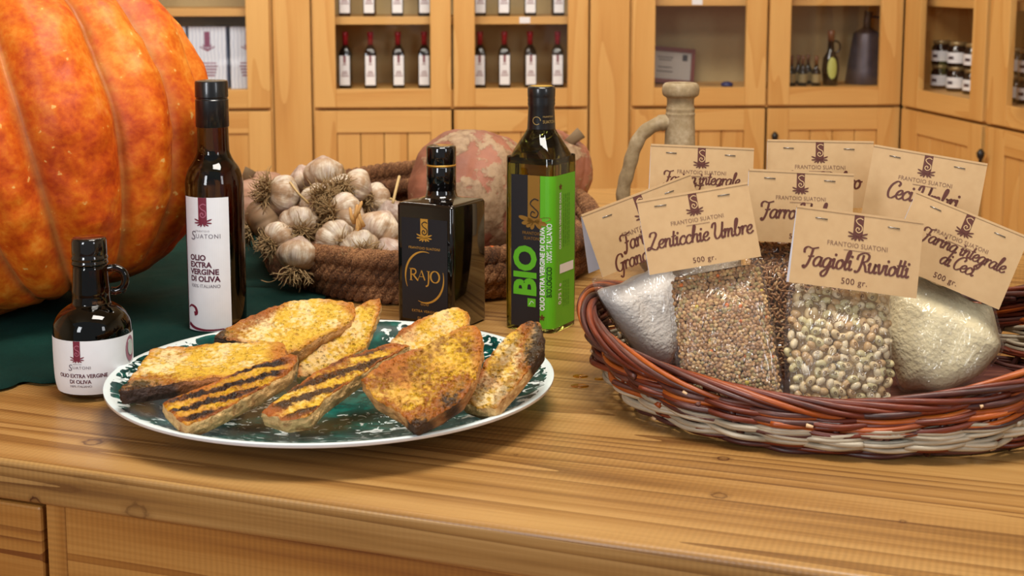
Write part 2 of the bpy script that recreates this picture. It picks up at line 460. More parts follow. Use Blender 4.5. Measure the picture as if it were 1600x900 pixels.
def far_bottle():
    h = 0.203; m = MB(); root = empty('oil_bottle')
    m.loft([rsq(0.020, 0.004, 0), rsq(0.0215, 0.004, 0.003), rsq(0.0215, 0.004, 0.125), rsq(0.019, 0.010, 0.137), rsq(0.011, 0.011, 0.152), rsq(0.0085, 0.0085, 0.160)])
    m.build('bottle_body', darkglass, root)
    c = MB(); c.lathe([(0.156, 0.0102), (0.185, 0.0102), (0.186, 0.0112), (h-0.001, 0.0112), (h, 0.010)], 20); c.build('capsule', redcap, root)
    l = MB(); l.box(-0.018, 0.018, -0.0222, -0.0214, 0.012, 0.118); lb = l.build('label', paper, root)
    s = MB(); s.box(-0.004, 0.004, -0.0226, -0.0221, 0.092, 0.118); s.box(-0.014, 0.014, -0.0226, -0.0221, 0.044, 0.047)
    s.box(-0.011, 0.011, -0.0226, -0.0221, 0.052, 0.055); s.box(-0.008, 0.008, -0.0226, -0.0221, 0.059, 0.062)
    s.box(-0.006, 0.006, -0.0226, -0.0221, 0.085, 0.088)
    s.build('lettering', maroon, lb)
    return root
fb = far_bottle(); first = True
rotB = math.atan2(BU.y, BU.x)
ordn = ['leftmost', 'second from the left', 'third from the left', 'rightmost']
for row, (zz, rowname) in enumerate(((BASEZ, 'lower'), (SHELF_B+0.0285, 'upper'))):
    for dn, xs in (('left', (540, 579, 622, 663)), ('right', (750, 788, 828, 871))):
        for i, px in enumerate(xs):
            o = fb if first else copy_tree(fb); first = False
            P = on_plane(px, 100, BF.o + BF.v*0.10, BF.v)
            o.location = (P.x, P.y, zz); o.rotation_euler = (0, 0, rotB + R(-6+3*((i*7+row*3) % 5)))
            tag(o, 'red-capped oil bottle, %s on %s shelf behind %s-hand glass door' % (ordn[i], rowname, dn), 'bottle', 'red-capped oil bottles in the cabinet')
# gift boxes
bxm = NT('gift_box_card'); _w = bxm.n('ShaderNodeTexWave'); bxm.l(bxm.coord('Object', (1, 1, 1)), _w.inputs[0]); _w.inputs['Scale'].default_value = 24; _w.inputs['Distortion'].default_value = 3
MATS['box'] = bxm.done(bxm.mix(_w.outputs['Fac'], lin(196, 206, 226), lin(226, 232, 244)), 0.5)
def giftbox():
    root = empty('gift_box'); m = MB(); hw = 0.066
    m.box(-hw, hw, -0.05, 0.05, 0, 0.222, bev=0.0015); m.build('carton', MATS['box'], root)
    s = MB(); s.box(-0.010, 0.010, -0.0508, -0.0501, 0.150, 0.205)
    for k in range(5):
        a = R(-60+30*k); s.box(-0.002, 0.002, -0.0508, -0.0501, -0.013, 0.013, M=Matrix.Translation((0.017*math.sin(a), 0, 0.142+0.006*math.cos(a))) @ Matrix.Rotation(a, 4, 'Y'))
    for k in range(5):
        q = 0.034-0.003*abs(k-3); s.box(-q, q, -0.0508, -0.0501, 0.046+k*0.011, 0.051+k*0.011)
    s.build('printing', plain('box_print', lin(130, 70, 100), 0.6), root)
    t = MB(); t.box(-0.012, 0.012, -0.006, 0.006, 0.222, 0.226); t.build('top_tab', plain('tab', lin(120, 112, 105)), root)
    return root
gb = giftbox()
for i, (px, lab) in enumerate(((266, 'white printed gift box in the cabinet, half hidden behind the pumpkin edge'), (328, 'white printed gift box in the cabinet, middle of the three'), (392, 'white printed gift box in the cabinet, cut by the door stile'))):
    o = gb if i == 0 else copy_tree(gb); P = on_plane(px, 100, BF.o + BF.v*0.14, BF.v)
    o.location = (P.x, P.y, BASEZ); o.rotation_euler = (0, 0, rotB); tag(o, lab, 'box', 'white gift boxes in the cabinet')
# certificate in its frame
root = empty('framed_certificate'); tag(root, 'certificate in dark red frame leaning inside the cabinet', 'picture frame')
P = on_plane(1046, 100, BF.o + BF.v*0.24, BF.v); root.location = (P.x, P.y, BASEZ); root.rotation_euler = (R(-14), R(5), rotB)
m = MB(); W_, H_ = 0.092, 0.138
for a in ((-W_, W_, 0, 0.016), (-W_, W_, H_-0.016, H_), (-W_, -W_+0.014, 0.014, H_-0.014), (W_-0.014, W_, 0.014, H_-0.014)):
    m.box(a[0], a[1], -0.008, 0.006, a[2], a[3], 0)
m.build('frame', plain('red_frame', lin(110, 42, 26), 0.4), root)
m = MB(); m.box(-W_+0.01, W_-0.01, -0.002, 0.004, 0.01, H_-0.01); sh = m.build('sheet', plain('cert_sheet', lin(168, 160, 152)), root)
m = MB(); m.box(0.045, 0.064, -0.0032, -0.0021, 0.09, 0.114)
for z, q in ((0.098, 0.03), (0.088, 0.024), (0.060, 0.026), (0.044, 0.03)): m.box(-0.02-q, -0.02+q, -0.0032, -0.0021, z, z+0.003)
m.build('printing', plain('cert_print', lin(52, 42, 44)), sh)
m = MB(); m.lathe([(0, 0.02), (0.002, 0.022), (0.012, 0.022), (0.016, 0.012), (0.018, 0.006)], 24)
P = on_plane(1136, 130, BF.o + BF.v*0.10, BF.v); o = m.build('lid', plain('blue_lid', lin(38, 40, 92), 0.4), M=Matrix.Translation((P.x, P.y, BASEZ)))
tag(o, 'small dark blue lid lying on the cabinet floor right of the certificate', 'lid')
for F, px, zz, lab in ((BF, 1089, SHELF_C, 'small white price tag on shelf edge above certificate'), (BF, 820, SHELF_B, 'small white price tag on shelf edge between bottle rows')):
    P = on_plane(px, 30, F.o + F.v*0.04, F.v); m = MB(); m.box(-0.019, 0.019, -0.0015, -0.0003, 0.004, 0.026, bev=0.0003)
    o = m.build('price_tag', paper, M=Matrix.Translation((P.x, P.y, zz)) @ Matrix.Rotation(rotB, 4, 'Z')); tag(o, lab, 'price tag', 'white price tags')
# small olive-green bottles
yel = plain('yellow_label', lin(176, 180, 92), 0.5)
brn = plain('brown_capsule', lin(104, 62, 34), 0.4)
root0 = empty('mini_bottle'); m = MB()
m.lathe([(0, 0.014), (0.003, 0.017), (0.055, 0.017), (0.07, 0.008), (0.08, 0.0065)], 20); m.build('bottle_body', darkglass, root0)
m = MB(); m.lathe([(0.079, 0.0072), (0.112, 0.0076), (0.113, 0.006)], 16); m.build('cap', brn, root0)
m = MB(); m.lathe([(0.014, 0.0174), (0.045, 0.0174)], 20, cap0=False, cap1=False); m.build('label', plain('tan_label', lin(150, 134, 92)), root0)
for i, (px, dy, s, lab) in enumerate(((1236, .10, 1.0, 'leftmost small brown-capped bottle by the green-labelled jug bottle'), (1247, .20, .96, 'small brown-capped bottle in the back row, second from the left'), (1254, .10, 1.0, 'small brown-capped bottle in the front row, middle'),
                                (1262, .2, .98, 'small brown-capped bottle in the back row, nearest the green-labelled jug bottle'), (1275, .10, .98, 'small brown-capped bottle in the front row, rightmost'))):
    o = root0 if i == 0 else copy_tree(root0); P = on_plane(px, 120, BF.o + BF.v*dy, BF.v)
    o.location = (P.x, P.y, BASEZ); o.scale = (s, s, s); tag(o, lab, 'bottle', 'small brown-capped bottles in the cabinet')
root = empty('handled_bottle'); tag(root, 'round bottle with ring handle and oval green label in the cabinet', 'bottle')
P = on_plane(1297, 120, BF.o + BF.v*0.12, BF.v); root.location = (P.x, P.y, BASEZ)
m = MB(); m.lathe([(0, 0.022), (0.004, 0.026), (0.06, 0.032), (0.10, 0.028), (0.125, 0.013), (0.165, 0.011)], 28); m.build('bottle_body', darkglass, root)
m = MB(); m.lathe([(0.163, 0.0125), (0.2, 0.0135), (0.203, 0.011)], 20); m.build('cap', brn, root)
m = MB(); m.tube([Vector((0.016+0.018*math.cos(a), 0, 0.142+0.022*math.sin(a))) for a in [R(-130+i*20) for i in range(14)]], 0.0045, 8); m.build('handle', darkglass, root)
m = MB()
def body_r(z): return 0.0328 if z < .062 else 0.0328-(z-.062)*.11 if z < .10 else 0.0287-(z-.10)*.6
rings = [[Vector(((x_ := .017*q*math.cos(a)), -math.sqrt(max(1e-8, (body_r(z_ := .066+.040*q*math.sin(a))+.0012)**2 - x_*x_)), z_)) for a in [2*math.pi*i/24 for i in range(24)]] for q in (.02, .35, .7, 1.0)]
m.loft(rings, cap1=False, cap0=True); m.build('label', yel, root)
# dark metal can
root = empty('metal_can'); tag(root, 'dark grey metal oil can with narrow neck inside the cabinet', 'can')
P = on_plane(1352, 120, BF.o + BF.v*0.20, BF.v); root.location = (P.x, P.y, BASEZ)
tin = NT('dark_tin'); _q = tin.noise(tin.coord(), 30, 4); MATS['tin'] = tin.done(tin.mix(_q, lin(48, 44, 52), lin(92, 86, 94)), 0.45, Metallic=0.6)
m = MB(); m.lathe([(0, 0.074), (0.004, 0.076), (0.05, 0.070), (0.15, 0.055), (0.185, 0.050), (0.19, 0.048), (0.20, 0.030), (0.21, 0.016)], 32); m.build('can_body', MATS['tin'], root)
m = MB(); m.tube([(0, 0, 0.2), (0, 0, 0.24), (0.006, 0, 0.27)], [0.015, 0.013, 0.016], 16); m.build('neck', MATS['tin'], root)
m = MB(); m.tube(catmull([(0.012, 0, 0.25), (0.045, 0, 0.245), (0.062, 0, 0.2), (0.058, 0, 0.15)], 5), 0.004, 8); m.build('handle', MATS['tin'], root)
# jars, stacked two high, in the side cabinet
lidm = plain('gold_lid', lin(150, 128, 88), 0.35, Metallic=0.4)
jar0 = empty('preserve_jar'); m = MB(); m.lathe([(0, 0.030), (0.003, 0.034), (0.060, 0.034), (0.070, 0.027), (0.073, 0.027)], 28); m.build('jar_body', plain('dark_preserve', lin(30, 14, 14), 0.12), jar0)
m = MB(); m.lathe([(0.072, 0.0295), (0.085, 0.0295), (0.086, 0.028)], 28); m.build('lid', lidm, jar0)
m = MB(); m.lathe([(0.013, 0.0343), (0.050, 0.0343)], 28, cap0=False, cap1=False); m.build('label', paper, jar0)
m = MB(); m.box(-0.010, 0.010, -0.0352, -0.0345, 0.026, 0.036); m.build('lettering', plain('jar_ink', lin(70, 50, 60)), KIDS[jar0.name][2])
i = 0; names = ['first', 'second', 'third', 'fourth', 'fifth', 'sixth', 'seventh']
pxs = [1470, 1495, 1521]
xs = [lx(DF, p, 110, 0.12) for p in pxs]; st = xs[1]-xs[0]
xs += [lx(DF, 1588, 120, 0.12) + k*0.075 for k in range(3)]
for lev in (0, 1):
    for k, x in enumerate(xs):
        o = jar0 if i == 0 else copy_tree(jar0); i += 1
        P = DF.p(x, 0.12); o.location = (P.x, P.y, BASEZ + lev*0.087); o.rotation_euler = (0, 0, R(-55))
        tag(o, 'dark jar with white label, %s from the corner in the %s row' % (names[k], ('bottom', 'top')[lev]), 'jar', 'stacked jars in the side cabinet')

# ================================================================ the counter
A0 = at_z(0, 716); A1 = at_z(1200, 881)
CU = (A1-A0).normalized(); CVv = Vector((-CU.y, CU.x, 0))
CF = Frame((A0.x, A0.y, TOP), CU, CVv, (0, 0, 1))
def cl(P): d = Vector((P[0], P[1], TOP))-CF.o; return (d.dot(CF.u), d.dot(CF.v))
KNOTS = []
for px, py, rx, ry, s in ((145, 691, .017, .016, .85), (1130, 716, .011, .009, 1.0), (1124, 774, .013, .012, .75), (1411, 815, .005, .006, .8), (806, 710, .004, .004, .6)):
    q = cl(at_z(px, py)); KNOTS.append((q[0], q[1], rx, ry, s, 'y'))
for px, py, rx, rz, s in ((54, 785, .010, .010, 1.0), (214, 800, .020, .014, .55), (95, 762, .035, .007, .3), (160, 752, .05, .010, .22)):
    P = on_plane(px, py, CF.o, CF.v); KNOTS.append(((P-CF.o).dot(CF.u), P.z-TOP, rx, rz, s, 'z'))
OAK = wood('counter_top', lin(184, 142, 84), lin(160, 117, 62), lin(112, 74, 36), ringk=13, sx=0.22, sy=9, knots=False, rough=0.38, saw=True, extra=top_extra, coat=0.15, contrast=1.45)
FRONT = wood('counter_front', lin(190, 136, 68), lin(170, 114, 50), lin(122, 70, 28), ringk=9, sx=0.25, sy=11, knots=False, rough=0.42, saw=True, contrast=1.3)
def clip_prism(m, pts, z0, z1, bev=0.005, gcoff=Vector((0, 0, 0))):
    bm = bmesh.new(); vb = [bm.verts.new((p[0], p[1], z0)) for p in pts]; vt = [bm.verts.new((p[0], p[1], z1)) for p in pts]
    bm.faces.new(vt); bm.faces.new(vb[::-1])
    n = len(pts)
    for i in range(n): bm.faces.new((vb[i], vb[(i+1) % n], vt[(i+1) % n], vt[i]))
    bm.normal_update()
    es = [e for e in bm.edges if abs(e.verts[0].co.z-z1) < 1e-6 and abs(e.verts[1].co.z-z1) < 1e-6 and abs(e.verts[0].co.y) < 1e-5 and abs(e.verts[1].co.y) < 1e-5]
    es += [e for e in bm.edges if abs(e.verts[0].co.z-z0) < 1e-6 and abs(e.verts[1].co.z-z0) < 1e-6 and abs(e.verts[0].co.y) < 1e-5 and abs(e.verts[1].co.y) < 1e-5]
    if es and bev: bmesh.ops.bevel(bm, geom=es, offset=bev, segments=5, affect='EDGES', profile=0.5)
    bm.verts.index_update()
    vs = [v.co.copy() for v in bm.verts]; fs = [tuple(v.index for v in f.verts) for f in bm.faces]; bm.free()
    m.add(vs, fs, 0, False, [v+gcoff for v in vs])
ys = cl(at_z(1330, 776))[1]
world = [(-1.1, 1.505), (1.0, 0.758), (1.0, 1.75), (0.62, 3.02), (-1.35, 2.84)]
loc = [cl(p) for p in world]
m = MB()
x0, x1 = loc[0][0], loc[1][0]
# front plank, then the rest of the top behind the joint
clip_prism(m, [(x0, 0), (x1, 0), (x1+ys*0.33, ys-0.0004), (x0, ys-0.0004)], -0.041, 0, 0.006, Vector((0.2, 0, 0)))
clip_prism(m, [(x0, ys+0.0004), (x1+ys*0.33, ys+0.0004), loc[2], loc[3], loc[4]], -0.041, -0.0002, 0, Vector((7.3, 3.4, 0)))
o = m.build('worktop', OAK, M=CF.mat()); tag(o, 'long yellow-brown wooden worktop under the plate and wicker basket', 'worktop')
for p in o.data.polygons: p.use_smooth = False
# cabinet under it
base = empty('counter_cabinet', CF.p(0, 0, -TOP), (0, 0, math.atan2(CU.y, CU.x)))
tag(base, 'wooden counter cabinet with plank front below the worktop', 'cabinet')
zt = TOP-0.041
xp = cl(on_plane(106, 850, CF.p(0, 0.012), CF.v))[0]; xs_ = cl(on_plane(74, 850, CF.p(0, 0.012), CF.v))[0]; xd = cl(on_plane(68, 850, CF.p(0, 0.012), CF.v))[0]
m = MB(); m.box(xp+0.0015, x1-0.03, 0.008, 0.034, 0.06, zt-0.0005, 0, bev=0.001); m.build('front_panel', FRONT, base)
m = MB(); m.box(xs_, xp-0.0015, 0.012, 0.05, 0.06, zt-0.0005, 2, bev=0.0015); m.build('corner_post', FRONT, base)
m = MB(); m.box(x0+0.06, xd, 0.010, 0.034, 0.10, zt-0.006, 0, bev=0.003)
m.build('drawer_front', FRONT, base)
m = MB(); pts = [(x0+0.05, 0.036), (x1-0.03, 0.036), (loc[2][0]-0.03, loc[2][1]-0.03), (loc[3][0]-0.04, loc[3][1]-0.04), (loc[4][0]+0.06, loc[4][1]-0.04)]
m.loft([[Vector((p[0], p[1], 0)) for p in pts], [Vector((p[0], p[1], zt-0.001)) for p in pts]], smooth=False); m.build('carcass', FRONT, base)

# ================================================================ lettering helpers
_tc = {}
def text2d(s, size, bold=0.0, shear=0.0, align='LEFT', xs=1.0, sp=1.0):
    """flat text outline as (verts, faces) in the x-y plane, baseline at y=0, capital height = size"""
    key = (s, bold, shear, align, xs, sp)
    if key not in _tc:
        cu = bpy.data.curves.new('t', 'FONT'); cu.body = s; cu.size = 1.0; cu.shear = shear; cu.offset = bold
        cu.align_x = align; cu.resolution_u = 3; cu.space_character = sp
        o = bpy.data.objects.new('t', cu); C.objects.link(o)
        dg = bpy.context.evaluated_depsgraph_get(); me = bpy.data.meshes.new_from_object(o.evaluated_get(dg))
        vs = [(v.co.x*xs/0.73, v.co.y/0.73) for v in me.vertices]; fs = [tuple(p.vertices) for p in me.polygons]
        bpy.data.objects.remove(o); bpy.data.curves.remove(cu); bpy.data.meshes.remove(me)
        _tc[key] = (vs, fs)
    vs, fs = _tc[key]
    return [(x*size, y*size) for x, y in vs], fs
def put_text(m, s, x, y, size, mp, mi=0, rot=0.0, **kw):
    vs, fs = text2d(s, size, **kw); c, q = math.cos(rot), math.sin(rot)
    m.add([mp(x+a*c-b*q, y+a*q+b*c) for a, b in vs], fs, mi, False)
def ribbon2d(m, pts, w, mp, mi=0, k=5, closed=False, wf=None, smooth=True):
    P = catmull([(p[0], p[1], 0) for p in pts], k, closed) if smooth else [Vector((p[0], p[1], 0)) for p in pts]
    n = len(P); A = []; B = []
    for i in range(n):
        t = P[min(i+1, n-1)]-P[max(i-1, 0)]
        if closed: t = P[(i+1) % n]-P[i-1]
        if t.length < 1e-9: t = Vector((1, 0, 0))
        t.normalize(); nn = Vector((-t.y, t.x, 0)); ww = w*(wf(i/(n-1), t) if wf else 1)/2
        A.append(P[i]+nn*ww); B.append(P[i]-nn*ww)
    vs = [mp(p.x, p.y) for p in A] + [mp(p.x, p.y) for p in B]
    fs = [(i, (i+1) % n, n+(i+1) % n, n+i) for i in range(n if closed else n-1)]
    m.add(vs, fs, mi, False)
def poly2d(m, pts, mp, mi=0): m.add([mp(*p) for p in pts], [tuple(range(len(pts)))], mi, False)
def rect2d(m, x0, x1, y0, y1, mp, mi=0, n=1):
    vs = []; fs = []
    for i in range(n+1):
        x = x0+(x1-x0)*i/n; vs += [mp(x, y0), mp(x, y1)]
    for i in range(n): fs.append((2*i, 2*i+2, 2*i+3, 2*i+1))
    m.add(vs, fs, mi, False)
def leaf2d(m, x, y, L, w, ang, mp, mi=0):
    pts = []
    for i in range(14):
        a = 2*math.pi*i/14; u = L/2*(1-math.cos(a)); v = w/2*math.sin(a)*(1-0.3*math.cos(a))
        pts.append((x+u*math.cos(ang)-v*math.sin(ang), y+u*math.sin(ang)+v*math.cos(ang)))
    poly2d(m, pts, mp, mi)
def emblem(m, x, top, w, h, mp, mp2, mi_bar, mi_curl):
    """vertical bar with a curled S, olive twig under it"""
    rect2d(m, x-w/2, x+w/2, top-h, top, mp, mi_bar, 3)
    s = w*0.42; cy = top-h*0.60
    pts = [(x+s*1.0, cy+s*2.2), (x+s*0.2, cy+s*2.5), (x-s*0.7, cy+s*1.9), (x-s*0.2, cy+s*1.1), (x+s*0.8, cy+s*0.5), (x+s*0.9, cy-s*0.5), (x+s*0.1, cy-s*1.1), (x-s*0.6, cy-s*0.6), (x-s*0.35, cy+0.1*s), (x+s*0.2, cy-0.1*s), (x+0.1*s, cy-0.5*s)]
    ribbon2d(m, pts, w*0.11, mp2, mi_curl, 4)
    b = top-h
    for ang, L in ((158, 1.25), (182, 1.15), (207, .85), (238, .6), (-2, 1.15), (22, 1.25), (-27, .85), (-58, .55)):
        leaf2d(m, x, b+w*0.1, w*L*.9, w*0.17, R(ang), mp, mi_bar)

# a brush-script hand: strokes in units of x-height
GL = {
 'a': ([[(.8, .85), (.5, 1.02), (.15, .75), (.06, .3), (.3, 0), (.62, .2), (.8, .75)], [(.82, 1), (.76, .4), (.88, .02), (1.12, .2)]], 1.02),
 'b': ([[(.02, .4), (.3, 1.2), (.42, 1.8), (.3, 2.0), (.14, 1.6), (.12, .4), (.35, 0), (.7, .25), (.72, .75), (.5, .95), (.7, .85), (1.0, .95)]], .92),
 'c': ([[(.7, .78), (.5, 1.02), (.15, .75), (.06, .3), (.32, 0), (.6, .08), (.85, .3)]], .76),
 'd': ([[(.8, .85), (.5, 1.02), (.15, .75), (.06, .3), (.3, 0), (.62, .2), (.82, .9)], [(.95, 2.0), (.8, .9), (.78, .3), (.9, .02), (1.12, .2)]], 1.02),
 'e': ([[(.05, .4), (.45, .5), (.65, .78), (.48, 1.02), (.15, .75), (.07, .3), (.34, 0), (.62, .08), (.85, .3)]], .76),
 'g': ([[(.8, .85), (.5, 1.02), (.15, .75), (.06, .3), (.3, 0), (.62, .2), (.8, .75)], [(.82, 1), (.78, .1), (.62, -.7), (.3, -.95), (.08, -.65), (.4, -.25), (1.12, .25)]], 1.0),
 'h': ([[(.02, .4), (.3, 1.2), (.42, 1.8), (.3, 2.0), (.18, 1.5), (.12, .7), (.1, 0)], [(.12, .45), (.4, .92), (.68, .9), (.68, .3), (.8, 0), (1.05, .2)]], .96),
 'i': ([[(-.05, .7), (.16, 1.0), (.14, .35), (.26, 0), (.52, .2)], [(.22, 1.42), (.26, 1.46)]], .46),
 'l': ([[(.02, .4), (.3, 1.2), (.42, 1.8), (.3, 2.0), (.14, 1.6), (.12, .4), (.25, 0), (.52, .2)]], .46),
 'm': ([[(-.05, .7), (.14, 1.0), (.14, .5), (.1, 0)], [(.12, .45), (.36, .95), (.56, .85), (.52, 0)], [(.54, .45), (.78, .95), (1.0, .85), (.98, .3), (1.1, 0), (1.34, .2)]], 1.28),
 'n': ([[(-.05, .7), (.14, 1.0), (.14, .5), (.1, 0)], [(.12, .45), (.4, .95), (.66, .88), (.66, .3), (.78, 0), (1.02, .2)]], .95),
 'o': ([[(.5, 1.0), (.16, .8), (.06, .35), (.3, 0), (.66, .25), (.7, .75), (.5, 1.0), (.6, .8), (.98, .85)]], .86),
 'r': ([[(-.05, .7), (.14, 1.0), (.14, .5), (.1, 0)], [(.12, .45), (.3, .85), (.5, 1.0), (.68, .85)]], .66),
 't': ([[(.22, 1.75), (.14, .8), (.14, .3), (.28, 0), (.54, .22)], [(-.12, 1.12), (.2, 1.12), (.5, 1.2)]], .47),
 'u': ([[(-.05, .7), (.14, 1.0), (.1, .4), (.3, 0), (.6, .25), (.72, 1.0)], [(.72, 1.0), (.68, .35), (.8, 0), (1.04, .2)]], .97),
 'v': ([[(-.05, .7), (.14, 1.0), (.22, .4), (.36, 0), (.62, .4), (.68, .95), (.95, .85)]], .84),
 'F': ([[(-.05, 1.25), (-.1, 1.65), (.2, 1.9), (.7, 1.78), (1.35, 1.95)], [(.78, 1.8), (.72, .9), (.55, .1), (.3, -.3), (.12, -.12), (.3, -.02)], [(.42, .95), (.75, .92), (1.08, 1.02)]], 1.12),
 'L': ([[(.05, 1.45), (.15, 1.85), (.6, 1.95), (.85, 1.65), (.62, 1.1), (.35, .5), (.1, .02), (-.15, -.05), (-.15, .2), (.15, .25), (.5, 0), (.9, -.1), (1.15, .2)]], 1.15),
 'G': ([[(1.15, 1.45), (1.0, 1.88), (.5, 1.85), (.1, 1.2), (.1, .4), (.45, 0), (.85, .25), (1.0, .9)], [(1.02, .9), (.95, -.1), (.7, -.75), (.4, -.5)], [(.65, .9), (1.2, .95)]], 1.22),
 'C': ([[(1.0, 1.4), (1.12, 1.75), (.75, 1.95), (.25, 1.5), (.05, .8), (.2, .15), (.6, 0), (1.1, .4)]], 1.0),
 'R': ([[(.5, 1.75), (.45, .8), (.3, .1), (.02, -.12), (-.08, .1)], [(-.1, 1.2), (0, 1.7), (.6, 1.98), (1.1, 1.75), (1.0, 1.2), (.5, 1.0)], [(.62, 1.0), (.9, .6), (1.1, .1), (1.35, .1)]], 1.28),
 'U': ([[(-.1, 1.35), (.0, 1.75), (.3, 1.9), (.36, 1.4), (.28, .5), (.55, 0), (1.0, .35), (1.2, 1.1), (1.25, 1.88)], [(1.25, 1.88), (1.15, .6), (1.25, 0), (1.5, .2)]], 1.42),
 ' ': ([], .45),
}
def script_width(s): return sum(GL[c][1] for c in s)
def script(m, s, x, y, xh, mp, mi=0, center=True, xsq=0.95, pen=0.225, sl=0.16):
    W = script_width(s)*xsq*xh; cx = x - (W/2 if center else 0)
    for ch in s:
        strokes, adv = GL[ch]
        for st in strokes:
            pts = [(cx + (px*xsq + py*sl)*xh, y + py*xh) for px, py in st]
            if len(st) == 2 and abs(st[0][0]-st[1][0]) < 0.1:
                poly2d(m, [(pts[0][0]+0.15*xh*math.cos(a), pts[0][1]+0.15*xh*math.sin(a)) for a in [i*math.pi/4 for i in range(8)]], mp, mi); continue
            ribbon2d(m, pts, pen*xh, mp, mi, 5, wf=lambda t, d: 0.45+0.65*abs(d.y))
        cx += adv*xsq*xh
def flatmap(F, z): return lambda x, y: F.p(x, y, z)
def cylmap(c, rad, phi0, z0, lift, tilt=0):
    def f(x, y):
        a = phi0 + x/rad; return Vector((c[0]+(rad+lift)*math.sin(a), c[1]-(rad+lift)*math.cos(a), z0+y))
    return f
def prof_px(cx, Y, pairs):
    out = []
    for py, hw in pairs:
        P = at_y(cx, py, Y); out.append((P.z - TOP, hw*Y/FPX*1.0))
    return out

# ================================================================ green cloth
gm = NT('green_cloth'); gc_ = gm.coord()
n1 = gm.noise(gc_, 6, 3); n2 = gm.noise(gc_, 420, 3)
wv = gm.n('ShaderNodeTexWave', bands_direction='X'); gm.l(gc_, wv.inputs[0]); wv.inputs['Scale'].default_value = 320
wv2 = gm.n('ShaderNodeTexWave', bands_direction='Y'); gm.l(gc_, wv2.inputs[0]); wv2.inputs['Scale'].default_value = 320
hh = gm.math('ADD', gm.math('MULTIPLY', wv.outputs['Fac'], wv2.outputs['Fac']), gm.math('MULTIPLY', n2, .6))
col = gm.ramp(gm.math('ADD', gm.math('MULTIPLY', n1, .6), gm.math('MULTIPLY', hh, .42)), [(0.30, lin(8, 32, 30)), (0.6, lin(20, 66, 58)), (0.9, lin(44, 104, 90))])
gm.b.inputs['Specular IOR Level'].default_value = 0.15
MATS['cloth'] = gm.done(col, 0.9, gm.bump(hh, 0.9, 0.0025))
edge = catmull([Vector((*at_z(px, py)[:2], 0)) for px, py in ((-160, 640), (0, 613), (36, 601), (75, 603), (150, 590), (300, 545), (430, 515), (500, 480), (520, 420), (500, 350))], 12)
left = Vector((-1.15, 2.1, 0)); m = MB(); NR = 40
rings = []
for k in range(NR+1):
    t = k/NR; ring = []
    for i, e in enumerate(edge):
        far = Vector((-1.12 + 0.75*i/(len(edge)-1)*0.9, 2.45, 0))
        P = e.lerp(far, t); wz = 0.0028 + 0.0100*noise.noise(Vector((P.x*9, P.y*9, 2)))*min(1, t*6) + 0.004*noise.noise(Vector((P.x*26, P.y*30, 5)))*min(1, t*8)
        P.z = TOP + 0.0012 + max(0.0004, wz); ring.append(P)
    rings.append(ring)
m.loft(rings, cap0=False, cap1=False, closed=False)
o = m.build('green_cloth', MATS['cloth']); md = o.modifiers.new('s', 'SOLIDIFY'); md.thickness = 0.0012; md.offset = -1
tag(o, 'dark green woven cloth spread under the giant orange pumpkin', 'cloth')

# ================================================================ giant pumpkin
pm = NT('orange_pumpkin'); pc = pm.coord()
at = pm.n('ShaderNodeAttribute', attribute_name='gc').outputs['Vector']; sx_ = pm.n('ShaderNodeSeparateXYZ'); pm.l(at, sx_.inputs[0])
a1 = pm.noise(pc, 7, 4, 0.6); a2 = pm.noise(pc, 38, 4, 0.65); a3 = pm.noise(pc, 150, 2)
bc = pm.ramp(pm.math('ADD', pm.math('ADD', pm.math('MULTIPLY', a1, .45), pm.math('MULTIPLY', a2, .40)), pm.math('MULTIPLY', a3, .15)), [(0.38, lin(176, 56, 4)), (0.47, lin(206, 86, 8)), (0.54, lin(220, 112, 18)), (0.64, lin(232, 146, 48))])
gr = pm.ramp(pm.math('ADD', sx_.outputs[0], pm.math('MULTIPLY', pm.math('SUBTRACT', a2, .5), .5)), [(0.0, 0.0), (0.45, 0.10), (0.80, 0.75), (1.0, 1.0)])
bc = pm.mix(pm.math('MULTIPLY', gr, 0.65), bc, lin(164, 112, 62))
pale = pm.ramp(pm.noise(pc, 14, 4, .7), [(0.62, 0.0), (0.76, 0.40)])
bc = pm.mix(pale, bc, lin(234, 140, 84))
spk = pm.ramp(pm.noise(pc, 75, 2, .5), [(0.70, 0.0), (0.74, 0.7)]); bc = pm.mix(spk, bc, lin(235, 190, 110))
MATS['pumpkin'] = pm.done(bc, 0.5, pm.bump(pm.math('ADD', a2, pm.math('MULTIPLY', a3, .3)), 0.3, 0.002), Specular_IOR_Level=0.35)
